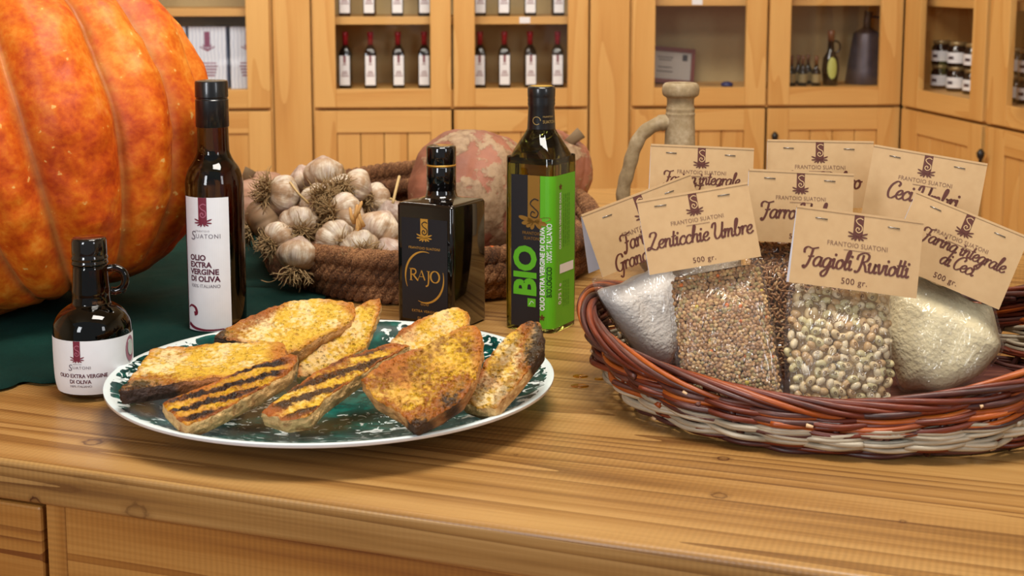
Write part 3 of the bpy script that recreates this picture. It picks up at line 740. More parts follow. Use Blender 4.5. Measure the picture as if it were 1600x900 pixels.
def pumpkin(name, c, rx, rz, nr, depth, mat, tilt=(0, 0, 0), rough=0.01, seed=0, nth=360, nph=120, pinch=0.25, phase=0.0, parent=None, sharp=0.5):
    m = MB(); rnd = random.Random(seed); offs = [rnd.uniform(-.25, .25) for _ in range(nr)]
    vs = []; gcs = []
    angs = [phase + 2*math.pi*(k+offs[k]*0.6)/nr for k in range(nr)]
    for j in range(nph+1):
        ph = -math.pi/2 + math.pi*j/nph
        for i in range(nth):
            th = 2*math.pi*i/nth
            dm = min(abs((th-a+math.pi) % (2*math.pi)-math.pi) for a in angs); wdt = math.pi/nr
            g = max(0.0, 1-dm/wdt); groove = g**(2.2)
            rr = math.cos(ph)**0.88*(1 - depth*groove)
            d = Vector((math.cos(th)*rr, math.sin(th)*rr, math.sin(ph)))
            q = 1 + rough*noise.noise(d*3+Vector((seed, 0, 0))) + rough*0.35*noise.noise(d*11)
            zz = d.z*rz*q*(1 - pinch*math.exp(-(rr/0.28)**2))
            vs.append(Vector((d.x*rx*q, d.y*rx*q, zz))); gcs.append(Vector((groove**1.5, 0, 0)))
    fs = []
    for j in range(nph):
        for i in range(nth):
            i2 = (i+1) % nth; fs.append((j*nth+i, j*nth+i2, (j+1)*nth+i2, (j+1)*nth+i))
    m.add(vs, fs, 0, True, gcs)
    M = Matrix.Translation(c) @ Matrix.Rotation(tilt[2], 4, 'Z') @ Matrix.Rotation(tilt[0], 4, 'X') @ Matrix.Rotation(tilt[1], 4, 'Y')
    return m.build(name, mat, M=M)
PY = 1.87
pc_ = at_y(34, 222, PY); rxp = 297*PY/FPX; zc = pc_.z; rzp = zc - TOP - 0.002
rzp2 = 292*PY/FPX
o = pumpkin('giant_pumpkin', (pc_.x, pc_.y, TOP+0.004+rzp2*0.975), rxp, rzp2, 14, 0.13, MATS['pumpkin'], tilt=(R(-8), R(-17), 0), rough=0.03, seed=3, phase=R(6))
tag(o, 'giant ribbed orange pumpkin resting on the green cloth', 'pumpkin')
stemM = plain('dry_stem', lin(120, 98, 70), 0.9)
m = MB(); m.tube([(0, 0, rzp2*0.70), (0.004, 0, rzp2*.86), (0.015, 0.01, rzp2*1.0), (0.03, 0.02, rzp2*1.1)], [.04, .026, .022, .026], 12); m.build('stem', stemM, o)

# ================================================================ oil bottles
amber = glass_dark('amber_oil_glass', (0.085, 0.055, 0.02)); olive = glass_dark('olive_oil_glass', (0.22, 0.22, 0.035)); ink = glass_dark('black_oil_glass', (0.045, 0.02, 0.008))
capM = plain('black_cap', lin(20, 20, 22), 0.28, Coat_Weight=0.3)
capgloss = plain('black_gloss_cap', lin(14, 12, 12), 0.08, Coat_Weight=0.5)
greyink = plain('grey_ink', lin(120, 110, 120), 0.5); purp = plain('purple_ink', lin(88, 28, 52), 0.5)
def dens(prof, k=5):
    P = catmull([(r, z, 0) for z, r in prof], k); return [(p.y, max(p.x, 0.0005)) for p in P]
# -- tall cylindrical bottle
cx = 338; YB = at_z(339, 524).y + 0.037
pr = prof_px(cx, YB, [(510, 42), (512, 44.6), (506, 45.3), (490, 45.6), (420, 45.7), (350, 45.7), (298, 45.6), (283, 44.6), (268, 40), (256, 32), (246, 27), (238, 25.2), (215, 24.7), (198, 24.6)])
pr[0] = (0.0, pr[0][1]); pr[1] = (0.003, pr[1][1])
cb = at_y(cx, 400, YB)
root = empty('olive_oil_bottle', (cb.x, cb.y, TOP+0.0035)); tag(root, 'tall round dark oil bottle with narrow white label and black cap', 'bottle')
m = MB(); m.lathe(dens(pr, 4), 64); m.build('glass_body', amber, root)
cp2 = prof_px(cx, YB, [(202, 25.3), (201, 26.0), (160, 25.8), (158.5, 24.6), (156.5, 24.6), (155, 25.8), (133, 25.6), (130.5, 24.6), (129.8, 22)])
m = MB(); m.lathe(cp2, 48); o = m.build('cap', capM, root); o.data.set_sharp_from_angle(angle=R(35))
rb = 46.4*YB/FPX; zt_ = at_y(cx, 302, YB).z-TOP-0.0035; zb_ = max(.0012, at_y(cx, 521, YB-0.037).z-TOP-0.0035)
K = YB/FPX; phc = R(-22) + math.atan2(-cb.x, cb.y)*-1
phc = math.asin(max(-1, min(1, (325-338)/46.3))) + math.atan2(cb.x, cb.y)*0 - 0.0
view = math.atan2(cb.x, cb.y)   # bearing of the bottle from the camera
phl = -view*1.0*-1
mpL = cylmap((0, 0), rb, R(-23)-view, 0, 0.0004)
hw_l = 0.5*(R(27)+R(72))*rb
m = MB(); rect2d(m, -hw_l, hw_l, zb_, zt_, mpL, 0, 24); lab = m.build('label', paper, root)
mpT = cylmap((0, 0), rb, R(-23)-view, 0, 0.0007); mpT2 = cylmap((0, 0), rb, R(-23)-view, 0, 0.0010)
m = MB(); U = K
emblem(m, -1*U, zt_, 14*U, 41*U, mpT, mpT2, 0, 1)
m.build('emblem', [maroon, plain('pale_ink', lin(176, 96, 118))], lab)
m = MB(); put_text(m, 'FRANTOIO', -14*U, zt_-54*U, 2.8*U, mpT, sp=1.3); put_text(m, 'S', -24*U, zt_-67*U, 15*U, mpT, shear=.15); put_text(m, 'UATONI', -14*U, zt_-64*U, 7.0*U, mpT, sp=1.15)
m.build('maker_lettering', greyink, lab)
m = MB()
for i, s in enumerate(('OLIO', 'EXTRA', 'VERGINE', 'DI OLIVA')): put_text(m, s, -27*U, zt_-(99+11.2*i)*U, 8.8*U, mpT, bold=0.035, xs=1.02)
m.build('lettering', purp, lab)
m = MB(); put_text(m, '100% ITALIANO', -27*U, zt_-142.5*U, 5.6*U, mpT, xs=.95); m.build('small_lettering', greyink, lab)
m = MB(); ribbon2d(m, [(-35.5*U, zb_+36*U), (-28*U, zb_+40*U), (-19*U, zb_+37*U), (-17*U, zb_+29*U), (-22*U, zb_+27*U)], 5*U, mpT, wf=lambda t, d: 0.4+t)
ribbon2d(m, [(-35.5*U, zb_+10*U), (-22*U, zb_+4.5*U), (0, zb_+2.2*U), (28*U, zb_+4*U)], 5*U, mpT, wf=lambda t, d: 1.25-t*.9)
m.build('swirl', maroon, lab)
m = MB(); rect2d(m, -hw_l, -hw_l+2.2*U, zb_, zt_, mpT); m.build('border_stripe', purp, lab)

# -- small round bottle with ring handle
cx = 144; Y2 = at_z(145, 628).y + 0.035
pr = prof_px(cx, Y2, [(612, 40), (614, 52), (600, 57), (585, 60), (560, 61.2), (530, 61.5), (512, 61), (500, 58.5), (488, 51), (479, 40), (474, 31), (470, 29.5), (462, 28.8), (455, 29.2), (440, 28), (412, 26.5)])
pr = [(z-pr[0][0], r) if 0 else (z, r) for z, r in pr]; zoff = pr[1][0]; pr[0] = (0.0, 0.75*pr[1][1]); pr[1] = (0.0035, pr[1][1])
c2 = at_y(cx, 500, Y2)
root = empty('flask_bottle', (c2.x, c2.y, TOP+0.0006)); tag(root, 'small round dark oil flask with ring handle and wide white label', 'bottle')
m = MB(); m.lathe(dens(pr, 4), 64); m.build('glass_body', ink, root)
cpz = prof_px(cx, Y2, [(413, 26), (412, 28.6), (409, 28.6), (408, 27.6), (405, 27.6), (404, 28.6), (401, 28.4), (399, 27), (396, 27.6), (378, 27.4), (372.5, 26.2), (371, 23.5)])
m = MB(); m.lathe(cpz, 72, rad=lambda a, z: 1.0 + 0.006*math.sin(a*36)); m.build('cap', capgloss, root)
K2 = Y2/FPX
hp = [(172, 420), (184, 419), (196, 425), (200, 437), (196, 449), (186, 455), (177, 455)]
m = MB(); m.tube(catmull([((px-cx)*K2, 0, at_y(cx, py, Y2).z-TOP) for px, py in hp], 6), 6.0*K2, 12)
m.tube([((190-cx)*K2, 0, at_y(cx, 450, Y2).z-TOP), ((199-cx)*K2, 0, at_y(cx, 457, Y2).z-TOP)], [4.5*K2, 3.8*K2], 10)
m.build('ring_handle', ink, root)
r2 = 61.7*K2; zt2 = at_y(cx, 519, Y2).z-TOP; zb2 = at_y(cx, 602, Y2).z-TOP
v2 = math.atan2(c2.x, c2.y); ph2 = R(-24)-v2
def rr2(y):   # label follows the belly, which narrows a little low down
    return 1.0
prs = sorted(dens(pr, 4))
def rad_at(z):
    for (z0, r0), (z1, r1) in zip(prs, prs[1:]):
        if z0 <= z <= z1: return r0 + (r1-r0)*(z-z0)/max(1e-9, z1-z0)
    return r2
def bellymap(lift):
    def f(x, y):
        a = ph2 + x/r2; r = rad_at(y)+lift; return Vector((r*math.sin(a), -r*math.cos(a), y))
    return f
mpB, mpB1, mpB2 = bellymap(0.0004), bellymap(0.0008), bellymap(0.0012)
m = MB(); vs = []; fs = []; NX, NY = 44, 10; xa, xb = R(-70)*r2, R(112)*r2
for i in range(NX+1):
    for j in range(NY+1): vs.append(mpB(xa+(xb-xa)*i/NX, zb2+(zt2-zb2)*j/NY))
for i in range(NX):
    for j in range(NY): a = i*(NY+1)+j; fs.append((a, a+NY+1, a+NY+2, a+1))
m.add(vs, fs, 0, True); lab = m.build('label', paper, root)
U = K2; m = MB(); emblem(m, 0, zt2, 11*U, 31*U, mpB1, mpB2, 0, 1); m.build('emblem', [maroon, plain('pale_ink', (1, 1, 1))], lab)
m = MB(); put_text(m, 'FRANTOIO', -7*U, zt2-38*U, 1.8*U, mpB1, sp=1.2); put_text(m, 'S', -16*U, zt2-48*U, 11*U, mpB1, shear=.15); put_text(m, 'UATONI', -8*U, zt2-45*U, 5*U, mpB1, sp=1.15)
m.build('maker_lettering', greyink, lab)
m = MB(); put_text(m, 'OLIO EXTRA VERGINE', 6*U, zt2-59*U, 6.3*U, mpB1, bold=0.02, align='CENTER', xs=.93); put_text(m, 'DI OLIVA', 3*U, zt2-68.5*U, 6.3*U, mpB1, bold=0.02, align='CENTER'); m.build('lettering', purp, lab)
m = MB(); put_text(m, '100% ITALIANO', 3*U, zt2-75*U, 3.8*U, mpB1, align='CENTER'); m.build('small_lettering', greyink, lab)
m = MB(); poly2d(m, [(R(88)*r2+13*U*math.cos(a), zt2-24*U+21*U*math.sin(a)) for a in [i*math.pi/12 for i in range(24)]], mpB1); m.build('seal', plain('rose_seal', lin(176, 120, 136)), lab)
m = MB(); poly2d(m, [(R(88)*r2+8*U*math.cos(a), zt2-22*U+13*U*math.sin(a)) for a in [i*math.pi/12 for i in range(24)]], mpB2); m.build('seal_centre', plain('seal_centre', lin(196, 206, 200)), lab)
m = MB(); poly2d(m, [(R(86)*r2+6*U*math.cos(a), zt2-51*U+3*U*math.sin(a)) for a in [i*math.pi/8 for i in range(16)]], mpB1); m.build('mark', maroon, lab)

# -- square bottles: perimeter map
def sqmap(hw, rc, rot, lift):
    """x runs along the perimeter to the right from the nearest corner, y up"""
    fl = hw-rc; arc = rc*math.pi/2
    cr, sr = math.cos(rot), math.sin(rot)
    # local frame: corner at (+hw,-hw)? faces: left face = -y side, right face = +x side
    def f(x, y):
        if x < -arc/2:
            d = min(-x-arc/2, 99); lx_, ly_ = fl-d, -hw-lift
        elif x <= arc/2:
            a = -math.pi/2 + (x+arc/2)/rc if rc > 0 else 0; lx_, ly_ = fl+(rc+lift)*math.cos(a), -fl+(rc+lift)*math.sin(a)
        else:
            d = x-arc/2; lx_, ly_ = hw+lift, -fl+d
        return Vector((lx_*cr-ly_*sr, lx_*sr+ly_*cr, y))
    return f, arc
# Rajo
def sq_bottle(name, corner_px, base_py, hw, rot, rc, rows, mat, n=6):
    P = at_z(corner_px, base_py); cr, sr = math.cos(rot), math.sin(rot)
    f = hw-rc+rc*0.7071
    c = Vector((P.x-(f*cr+f*sr), P.y-(f*sr-f*cr), TOP+0.0006))
    root = empty(name, c)
    m = MB(); m.loft([rsq(h, min(r_, h), z, n, rot=rot) for z, h, r_ in rows]); m.build('glass_body', mat, root)
    return root, c
goldM = plain('gold_print', lin(206, 152, 62), 0.35, Metallic=0.3)
blk = plain('matt_black_label', lin(24, 22, 28), 0.45)
inkop = plain('opaque_black_glass', lin(14, 9, 7), 0.06, Coat_Weight=0.5)
hwR = 0.0420; rotR = R(-28.5); YR = 1.80
zR = lambda py: at_y(700, py, YR).z-TOP
shz = at_y(706, 323, 1.757).z-TOP
rows = [(0, hwR-.002, .004), (.002, hwR, .005), (shz-.004, hwR, .005), (shz-.0008, hwR-.0015, .005), (shz+.0006, hwR-.005, .006), (shz+.0022, .026, .012), (shz+.0045, .0212, .0212), (shz+.010, .0195, .0195), (shz+.020, .0182, .0182), (shz+.026, .0180, .018)]
root, cR = sq_bottle('square_black_bottle', 708, 521, hwR, rotR, .005, rows, inkop)
tag(root, 'black square-shouldered bottle with gold lettering and glossy cylindrical stopper', 'bottle')
kR = YR/FPX
m = MB(); m.lathe([(zR(303), 23.4*kR), (zR(262), 23.6*kR), (zR(261), 23.0*kR)], 48); m.build('stopper_skirt', capgloss, root)
m = MB(); m.lathe([(zR(261), 23.4*kR), (zR(258), 23.4*kR)], 48); m.build('gold_band', goldM, root)
m = MB(); m.lathe([(zR(258), 23.0*kR), (zR(257), 23.7*kR), (zR(233), 23.7*kR), (zR(230), 22.6*kR), (zR(229), 19*kR)], 48); m.build('stopper', capgloss, root)
mp, arc = sqmap(hwR, .005, rotR, .0005); mp1, _ = sqmap(hwR, .005, rotR, .0008); mp2, _ = sqmap(hwR, .005, rotR, .0011)
lxc = -(arc/2 + (hwR-.005)); lw = 0.0340; lt = zR(332)-.004; lb_ = zR(505)
m = MB(); rect2d(m, lxc-lw, lxc+lw, .012, lt, mp); lab = m.build('label', blk, root)
u = lw*2/74.0; m = MB(); emblem(m, lxc, lt, 12*u, 28*u, mp1, mp2, 0, 1); m.build('emblem', [goldM, blk], lab)
m = MB(); put_text(m, 'FRANTOIO SUATONI', lxc, lt-43*u, 3.6*u, mp1, align='CENTER', sp=1.1)
yb = lt-88*u
# RAJO drawn as thick and thin roman capitals
def roman(m, segs, x, y, h):
    for s_ in segs:
        w_ = s_[0]*h; ribbon2d(m, [(x+p[0]*h, y+p[1]*h) for p in s_[1:]], w_, mp1, 0, 5, smooth=len(s_) > 3)
h = 17*u; x = lxc-25*u
roman(m, [(.13, (.18, 0), (.18, 1)), (.05, (.05, .02), (.33, .02)), (.05, (.03, .98), (.3, .98)), (.11, (.2, .97), (.55, .95), (.66, .74), (.5, .53), (.22, .5)), (.13, (.38, .5), (.85, .02))], x, yb, h)
roman(m, [(.05, (.0, .02), (.42, 1.0)), (.13, (.4, 1.0), (.8, .02)), (.05, (.15, .36), (.62, .36))], x+14.5*u, yb+1.5*u, h*.82)
roman(m, [(.13, (.3, 1.0), (.3, .1), (.22, -.3), (.0, -.42)), (.05, (.12, .98), (.45, .98))], x+27*u, yb, h*.9)
ribbon2d(m, [(x+42*u+7*u*math.cos(a), yb+8*u+8*u*math.sin(a)) for a in [i*math.pi/6 for i in range(12)]], 2.2*u, mp1, 0, 4, closed=True, wf=lambda t, d: .45+.75*abs(d.y))
for a0, a1 in ((75, 205), (-110, 15)):
    ribbon2d(m, [(lxc+31*u*math.cos(R(a)), yb+6*u+36*u*math.sin(R(a))) for a in [a0+(a1-a0)*i/14 for i in range(15)]], 2.2*u, mp1, 0, 2, wf=lambda t, d: .25+1.1*math.sin(math.pi*t))
put_text(m, 'OLIO', lxc, lt-122*u, 3.6*u, mp1, align='CENTER', sp=1.2); put_text(m, 'EXTRA VERGINE', lxc, lt-132*u, 3.6*u, mp1, align='CENTER', sp=1.2); put_text(m, 'DI OLIVA', lxc, lt-142*u, 3.6*u, mp1, align='CENTER', sp=1.2)
m.build('lettering', goldM, lab)

# BIO
hwB = 0.0352; rotB_ = R(-29.5); YC = 1.80; kB = YC/FPX
zB = lambda py: at_y(850, py, YC).z-TOP
rc = .0105
rows = [(0, hwB-.004, .008), (.003, hwB, rc), (zB(262), hwB, rc), (zB(252), hwB*.985, .013), (zB(242), hwB*.94, .0175), (zB(232), hwB*.88, .0225), (zB(223), hwB*.80, .0250), (zB(213), hwB*.675, hwB*.67), (zB(206), 25*kB, 25*kB), (zB(200), 21.8*kB, 21.8*kB), (zB(195), 20.5*kB, 20.5*kB)]
rr_ = [(a*.999, b, c_) for a, b, c_ in rows]
dn = catmull([(a, b, c_) for a, b, c_ in rows], 4); rows2 = [(p.x, p.y, min(p.z, p.y)) for p in dn]
root, cBt = sq_bottle('square_green_bottle', 861, 521, hwB, rotB_, rc, rows2, olive)
tag(root, 'tall square green glass bottle with black and bright green label', 'bottle')
m = MB(); m.lathe([(zB(203), 22.2*kB), (zB(200), 22.2*kB), (zB(167), 20.6*kB), (zB(162), 21.8*kB), (zB(159), 21.2*kB), (zB(156), 21.8*kB), (zB(153), 21.2*kB), (zB(150), 21.8*kB), (zB(139), 21.9*kB), (zB(135.5), 20.8*kB), (zB(134.8), 18*kB)], 48); capo = m.build('screw_cap', capM, root)
m = MB(); cm = cylmap((0, 0), 21.4*kB, R(4), 0, .0010); put_text(m, 'FRANTOIO', 0, zB(182), 2.6*kB, cm); put_text(m, 'SUATONI', 0, zB(191), 5.0*kB, cm, align='LEFT', xs=.8)
ribbon2d(m, [(-9*kB+6*kB*math.cos(a), zB(187)+6*kB*math.sin(a)) for a in [i*.6 for i in range(10)]], 1.0*kB, cm); m.build('lettering', plain('gold_dim', lin(170, 140, 80)), capo)
m = MB(); m.lathe([(zB(134.9), 17*kB), (zB(134.2), 17*kB)], 32); m.build('cap_disc', plain('mustard_disc', lin(178, 140, 40)), capo)
mp, arc = sqmap(hwB, rc, rotB_, .0005); mp1, _ = sqmap(hwB, rc, rotB_, .0009); mp2, _ = sqmap(hwB, rc, rotB_, .0012)
fl = 2*(hwB-rc); zt3 = zB(266)-.002; zb3 = zB(501)
xl = -arc/2-fl+.001; xg = -arc/2-fl*0.10-.002; xr_ = arc/2+fl
def strip(m, x0, x1, z0, z1, mp, mi=0, n=16): rect2d(m, x0, x1, z0, z1, mp, mi, n)
lime = plain('lime_label', lin(92, 176, 26), 0.45); brz = plain('bronze_ink', lin(140, 100, 34), .4)
m = MB(); strip(m, xl, xg, zb3, zt3, mp); lab = m.build('black_label', blk, root)
m = MB(); strip(m, xg, xr_, zb3, zt3, mp, 0, 30); lab2 = m.build('green_label', lime, root)
Hh = zt3-zb3; u = Hh/235.0
fw = (xg-xl)      # black part width
m = MB(); strip(m, xg-fw*.42, xg-.0002, zt3-72*u, zt3, mp1, 0, 4)
for ang, L in ((168, 1.0), (192, .8), (215, .6), (-10, .8), (12, 1.0), (-40, .6), (250, .5)): leaf2d(m, xg-fw*.2, zt3-70*u, fw*.55*L, fw*.13, R(ang), mp1)
put_text(m, 'FRANTOIO', xg-fw*.28, zt3-91*u, 5*u, mp1, align='CENTER', xs=.95); put_text(m, 'SUATONI', xg-fw*.28, zt3-99*u, 5*u, mp1, align='CENTER', xs=.95)
m.build('bronze_print', brz, lab)
m = MB(); s = fw*.11; X0 = xg-fw*.2; y0 = zt3-54*u
ribbon2d(m, [(X0+s*1.4, y0+s*3), (X0, y0+s*3.3), (X0-s*1.2, y0+s*2), (X0, y0+s*.8), (X0+s*1.3, y0-s*.4), (X0+s*.6, y0-s*1.8), (X0-s, y0-s*1.4), (X0-s*.6, y0-s*.2), (X0+s*.3, y0-.6*s)], fw*.035, mp2); m.build('curl', blk, lab)
m = MB(); put_text(m, 'BIO', xg-fw*.16, zt3-187*u, 38*u, mp1, rot=R(90), bold=0.045, xs=.92); rect2d(m, xg-fw*.42, xg-fw*.14, zt3-203*u, zt3-190*u, mp1); m.build('lettering', lime, lab)
m = MB(); ribbon2d(m, [(xg-fw*.36, zt3-200*u), (xg-fw*.28, zt3-194*u), (xg-fw*.2, zt3-197*u)], .0006, mp2); m.build('leaf_mark', paper, lab)
dkg = plain('dark_green_ink', lin(14, 52, 10))
m = MB(); xa = xg+.0068
put_text(m, 'OLIO EXTRA VERGINE DI OLIVA', xa, zt3-207*u, 8.4*u, mp1, rot=R(90), bold=.025, xs=.78)
put_text(m, '100% ITALIANO', xa+10.5*u, zt3-133*u, 8.0*u, mp1, rot=R(90), bold=.01, xs=.80)
xb_ = arc/2+fl*.16
put_text(m, 'OLIO EXTRA VERGINE DI OLIVA', xb_+4*u, zt3-114*u, 6*u, mp1, rot=R(90), bold=.02, xs=.74)
put_text(m, '0,75 l e', xb_+5*u, zt3-200*u, 9*u, mp1, rot=R(90), bold=.01, xs=.9)
strip(m, xb_+0*u, xr_-.004, zt3-152*u, zt3-138*u, mp1, 0, 4)
m.build('white_lettering', paper, lab2)
m = MB(); put_text(m, 'BIOLOGICO', xa+10.5*u, zt3-186*u, 8.0*u, mp1, rot=R(90), bold=.02, xs=.80); m.build('dark_lettering', dkg, lab2)
m = MB(); rnd = random.Random(4); X1 = xr_-.0035
for k in range(4):
    xx = xb_+(12+6*k)*u
    for (a_, b__) in ((-30, -112), (-165, -205)):
        y_ = a_
        while y_ > b__:
            L = rnd.uniform(3, 9); 
            if xx < X1: rect2d(m, xx, xx+1.3*u, zt3+(max(y_-L, b__))*u, zt3+y_*u, mp1)
            y_ -= L+1.6
m.build('fine_print', plain('fine_green_ink', lin(52, 120, 24)), lab2)
m = MB()
for (x_, y_) in ((xa-4*u, zt3-218*u), (xb_+2*u, zt3-18*u)):
    for k in range(5): leaf2d(m, x_, y_, 5*u, 2.4*u, R(90+72*k), mp1)
m.build('mark', plain('brown_mark', lin(96, 40, 20)), lab2)

# ================================================================ platter
PC = Vector((-0.1885, 1.452)); PR = 0.2325
pl = NT('spatter_glaze'); c = pl.coord('Object')
v1 = pl.noise(pl.coord('Object', (1, 1, 1)), 58, 3, 0.55, 1.4); v2 = pl.noise(c, 24, 2, .5)
ln = pl.n('ShaderNodeVectorMath', operation='LENGTH'); mp_ = pl.n('ShaderNodeMapping'); pl.l(pl.n('ShaderNodeTexCoord').outputs['Object'], mp_.inputs[0]); mp_.inputs['Scale'].default_value = (1/PR, 1/PR, 0); pl.l(mp_.outputs[0], ln.inputs[0])
rad_ = ln.outputs['Value']
thr = pl.ramp(rad_, [(0.0, 0.37), (0.80, 0.38), (0.94, 0.405), (0.968, 0.475), (0.982, 0.9)])
msk = pl.math('MULTIPLY', pl.math('SUBTRACT', pl.math('ADD', v1, pl.math('MULTIPLY', pl.math('SUBTRACT', v2, .5), .25)), thr), 26, clamp=True)
geo = pl.n('ShaderNodeNewGeometry'); sepn = pl.n('ShaderNodeSeparateXYZ'); 
tn = pl.n('ShaderNodeTexCoord'); pl.l(tn.outputs['Normal'], sepn.inputs[0]); topf = pl.math('GREATER_THAN', sepn.outputs[2], 0.05)
teal = pl.ramp(pl.noise(c, 55, 3), [(0.3, lin(2, 26, 26)), (0.55, lin(3, 66, 60)), (0.8, lin(16, 112, 102))])
MATS['plate'] = pl.done(pl.mix(msk, lin(214, 226, 226), teal), 0.16, IOR=1.16)
m = MB()
inner_p = [(0.009, 0.0005), (0.0092, 0.06), (0.0098, 0.11), (0.012, 0.14), (0.017, 0.168), (0.0235, 0.192), (0.0300, 0.214), (0.0345, 0.2265), (0.0352, 0.2305), (0.0345, PR)]
outer_p = [(0.0318, PR), (0.0300, 0.2285), (0.0232, 0.207), (0.0150, 0.180), (0.0080, 0.150), (0.003, 0.128), (0.0, 0.122), (0.0, 0.112), (0.003, 0.108), (0.003, 0.0005)]
m.lathe(inner_p, 144, cap0=False, cap1=False, mi=0); m.lathe([inner_p[-1]]+outer_p, 144, cap0=False, cap1=False, mi=1)
plate = m.build('platter', [MATS['plate'], plain('white_glaze', lin(226, 230, 234), 0.15, Coat_Weight=0.4)], M=Matrix.Translation((PC.x, PC.y, TOP+0.0005))); tag(plate, 'large round white platter spattered in teal green holding toasted bread', 'platter')

# ================================================================ toasted bread
def bread_mat(name, stripes, oil, toast, char, pale=0.5, freq=42, crumbc=lin(232, 196, 132), deep=0.0):
    t = NT(name); c = t.coord('Object'); at = t.n('ShaderNodeAttribute', attribute_name='gc').outputs['Vector']; s = t.n('ShaderNodeSeparateXYZ'); t.l(at, s.inputs[0])
    nb = t.noise(c, 26, 4, .6); nf = t.noise(c, 190, 3, .6); nm = t.noise(t.coord('Object', loc=(3, 7, 1)), 14, 3, .6)
    col = t.mix(nf, tuple(x*.82 for x in crumbc), crumbc)
    # toasted
    tf = t.ramp(t.math('ADD', nm, t.math('MULTIPLY', t.math('SUBTRACT', nf, .5), .35)), [(max(0, .62-toast*.35), 0.0), (min(1, .80-toast*.30), 1.0)])
    col = t.mix(t.math('MULTIPLY', tf, .9), col, lin(172, 98, 28))
    # oil
    of = t.ramp(t.math('ADD', t.noise(t.coord('Object', loc=(9, 2, 4)), 17, 4, .65), t.math('MULTIPLY', t.math('SUBTRACT', nf, .5), .3)), [(max(0, .66-oil*.28), 0.0), (min(1, .72-oil*.26), 1.0)])
    col = t.mix(t.math('MULTIPLY', of, .88), col, t.mix(nf, lin(222, 176, 8), lin(196, 150, 4)), 'MIX')
    col = t.mix(t.math('MULTIPLY', t.math('MULTIPLY', of, tf), .55), col, lin(150, 96, 8))
    if deep > 0:
        dk = t.ramp(t.math('ADD', t.noise(t.coord('Object', loc=(5, 5, 5)), 22, 4, .7), t.math('MULTIPLY', t.math('SUBTRACT', nf, .5), .6)), [(.40, 0.0), (.62, deep)])
        col = t.mix(dk, col, lin(104, 52, 14))
    # grill stripes run along x
    if stripes > 0:
        yy = t.math('ADD', s.outputs[2], t.math('MULTIPLY', t.math('SUBTRACT', nb, .5), .010))
        sn = t.math('SINE', t.math('MULTIPLY', yy, 2*math.pi*freq))
        sn = t.math('ADD', sn, t.math('MULTIPLY', t.math('SUBTRACT', nf, .5), 3.8))
        sn = t.math('ADD', sn, t.math('MULTIPLY', t.math('SUBTRACT', nm, .5), 3.4))
        st1 = t.ramp(t.math('MULTIPLY', t.math('ADD', sn, 1.5), .3333), [(0.18, 0.0), (0.46, 1.0)]); st2 = t.ramp(t.math('MULTIPLY', t.math('ADD', sn, 1.5), .3333), [(0.40, 0.0), (0.56, 1.0)])
        col = t.mix(t.math('MULTIPLY', st1, .75*stripes), col, lin(146, 84, 24))
        col = t.mix(t.math('MULTIPLY', st2, stripes), col, lin(34, 18, 10))
    # toasted, then burnt towards the crust; s.x = closeness to the rim, s.y = burnt weight round the outline
    e1 = t.math('ADD', s.outputs[0], t.math('MULTIPLY', t.math('SUBTRACT', nm, .5), 1.3))
    col = t.mix(t.math('MULTIPLY', t.ramp(e1, [(.74, 0.0), (1.0, 1.0)]), .8), col, lin(170, 92, 30))
    bz = t.math('ADD', t.math('MULTIPLY', t.math('MULTIPLY', s.outputs[1], .75), char), t.math('ADD', t.math('MULTIPLY', t.math('SUBTRACT', nb, .5), .9), t.math('MULTIPLY', t.math('SUBTRACT', nf, .5), .8)))
    col = t.mix(t.ramp(bz, [(.42, 0.0), (.72, .92)]), col, lin(30, 16, 10))
    col = t.mix(t.math('MULTIPLY', t.ramp(bz, [(.10, 0.0), (.42, .9)]), t.math('SUBTRACT', 1.0, t.ramp(bz, [(.42, 0.0), (.72, 1.0)]))), col, lin(140, 72, 18))
    vo = t.n('ShaderNodeTexVoronoi'); t.l(c, vo.inputs['Vector']); vo.inputs['Scale'].default_value = 210
    pore = t.ramp(vo.outputs['Distance'], [(.12, 0.0), (.42, 1.0)])
    col = t.mix(t.math('MULTIPLY', t.math('SUBTRACT', 1.0, pore), .14), col, lin(128, 78, 24))
    hgt = t.math('ADD', t.math('MULTIPLY', nf, 1.0), t.math('MULTIPLY', pore, .5))
    rg = t.math('SUBTRACT', .62, t.math('MULTIPLY', of, .26))
    MATS[name] = t.done(col, rg, t.bump(hgt, 1.0, .003), Specular_IOR_Level=.3); return t.m
def crust_mat(name, side, char):
    t = NT(name); c = t.coord('Object'); at = t.n('ShaderNodeAttribute', attribute_name='gc').outputs['Vector']; s = t.n('ShaderNodeSeparateXYZ'); t.l(at, s.inputs[0])
    nb = t.noise(c, 34, 4, .65); nf = t.noise(c, 170, 3, .6)
    col = t.ramp(t.math('ADD', t.math('MULTIPLY', nb, .7), t.math('MULTIPLY', nf, .3)), [(.33, lin(150, 84, 32)), (.48, side), (.7, tuple(min(1, x*1.35) for x in side))])
    bz = t.math('ADD', t.math('MULTIPLY', s.outputs[1], char), t.math('MULTIPLY', t.math('SUBTRACT', nb, .5), .6))
    col = t.mix(t.ramp(bz, [(.34, 0.0), (.66, .94)]), col, lin(32, 18, 14))
    MATS[name] = t.done(col, .6, t.bump(t.math('ADD', nb, nf), 1.0, .003)); return t.m
def closed_resample(P, n):
    L = [0]
    for i in range(len(P)): L.append(L[-1]+(P[(i+1) % len(P)]-P[i]).length)
    out = []; j = 0
    for k in range(n):
        s = L[-1]*k/n
        while L[j+1] < s: j += 1
        out.append(P[j].lerp(P[(j+1) % len(P)], (s-L[j])/max(1e-9, L[j+1]-L[j])))
    return out
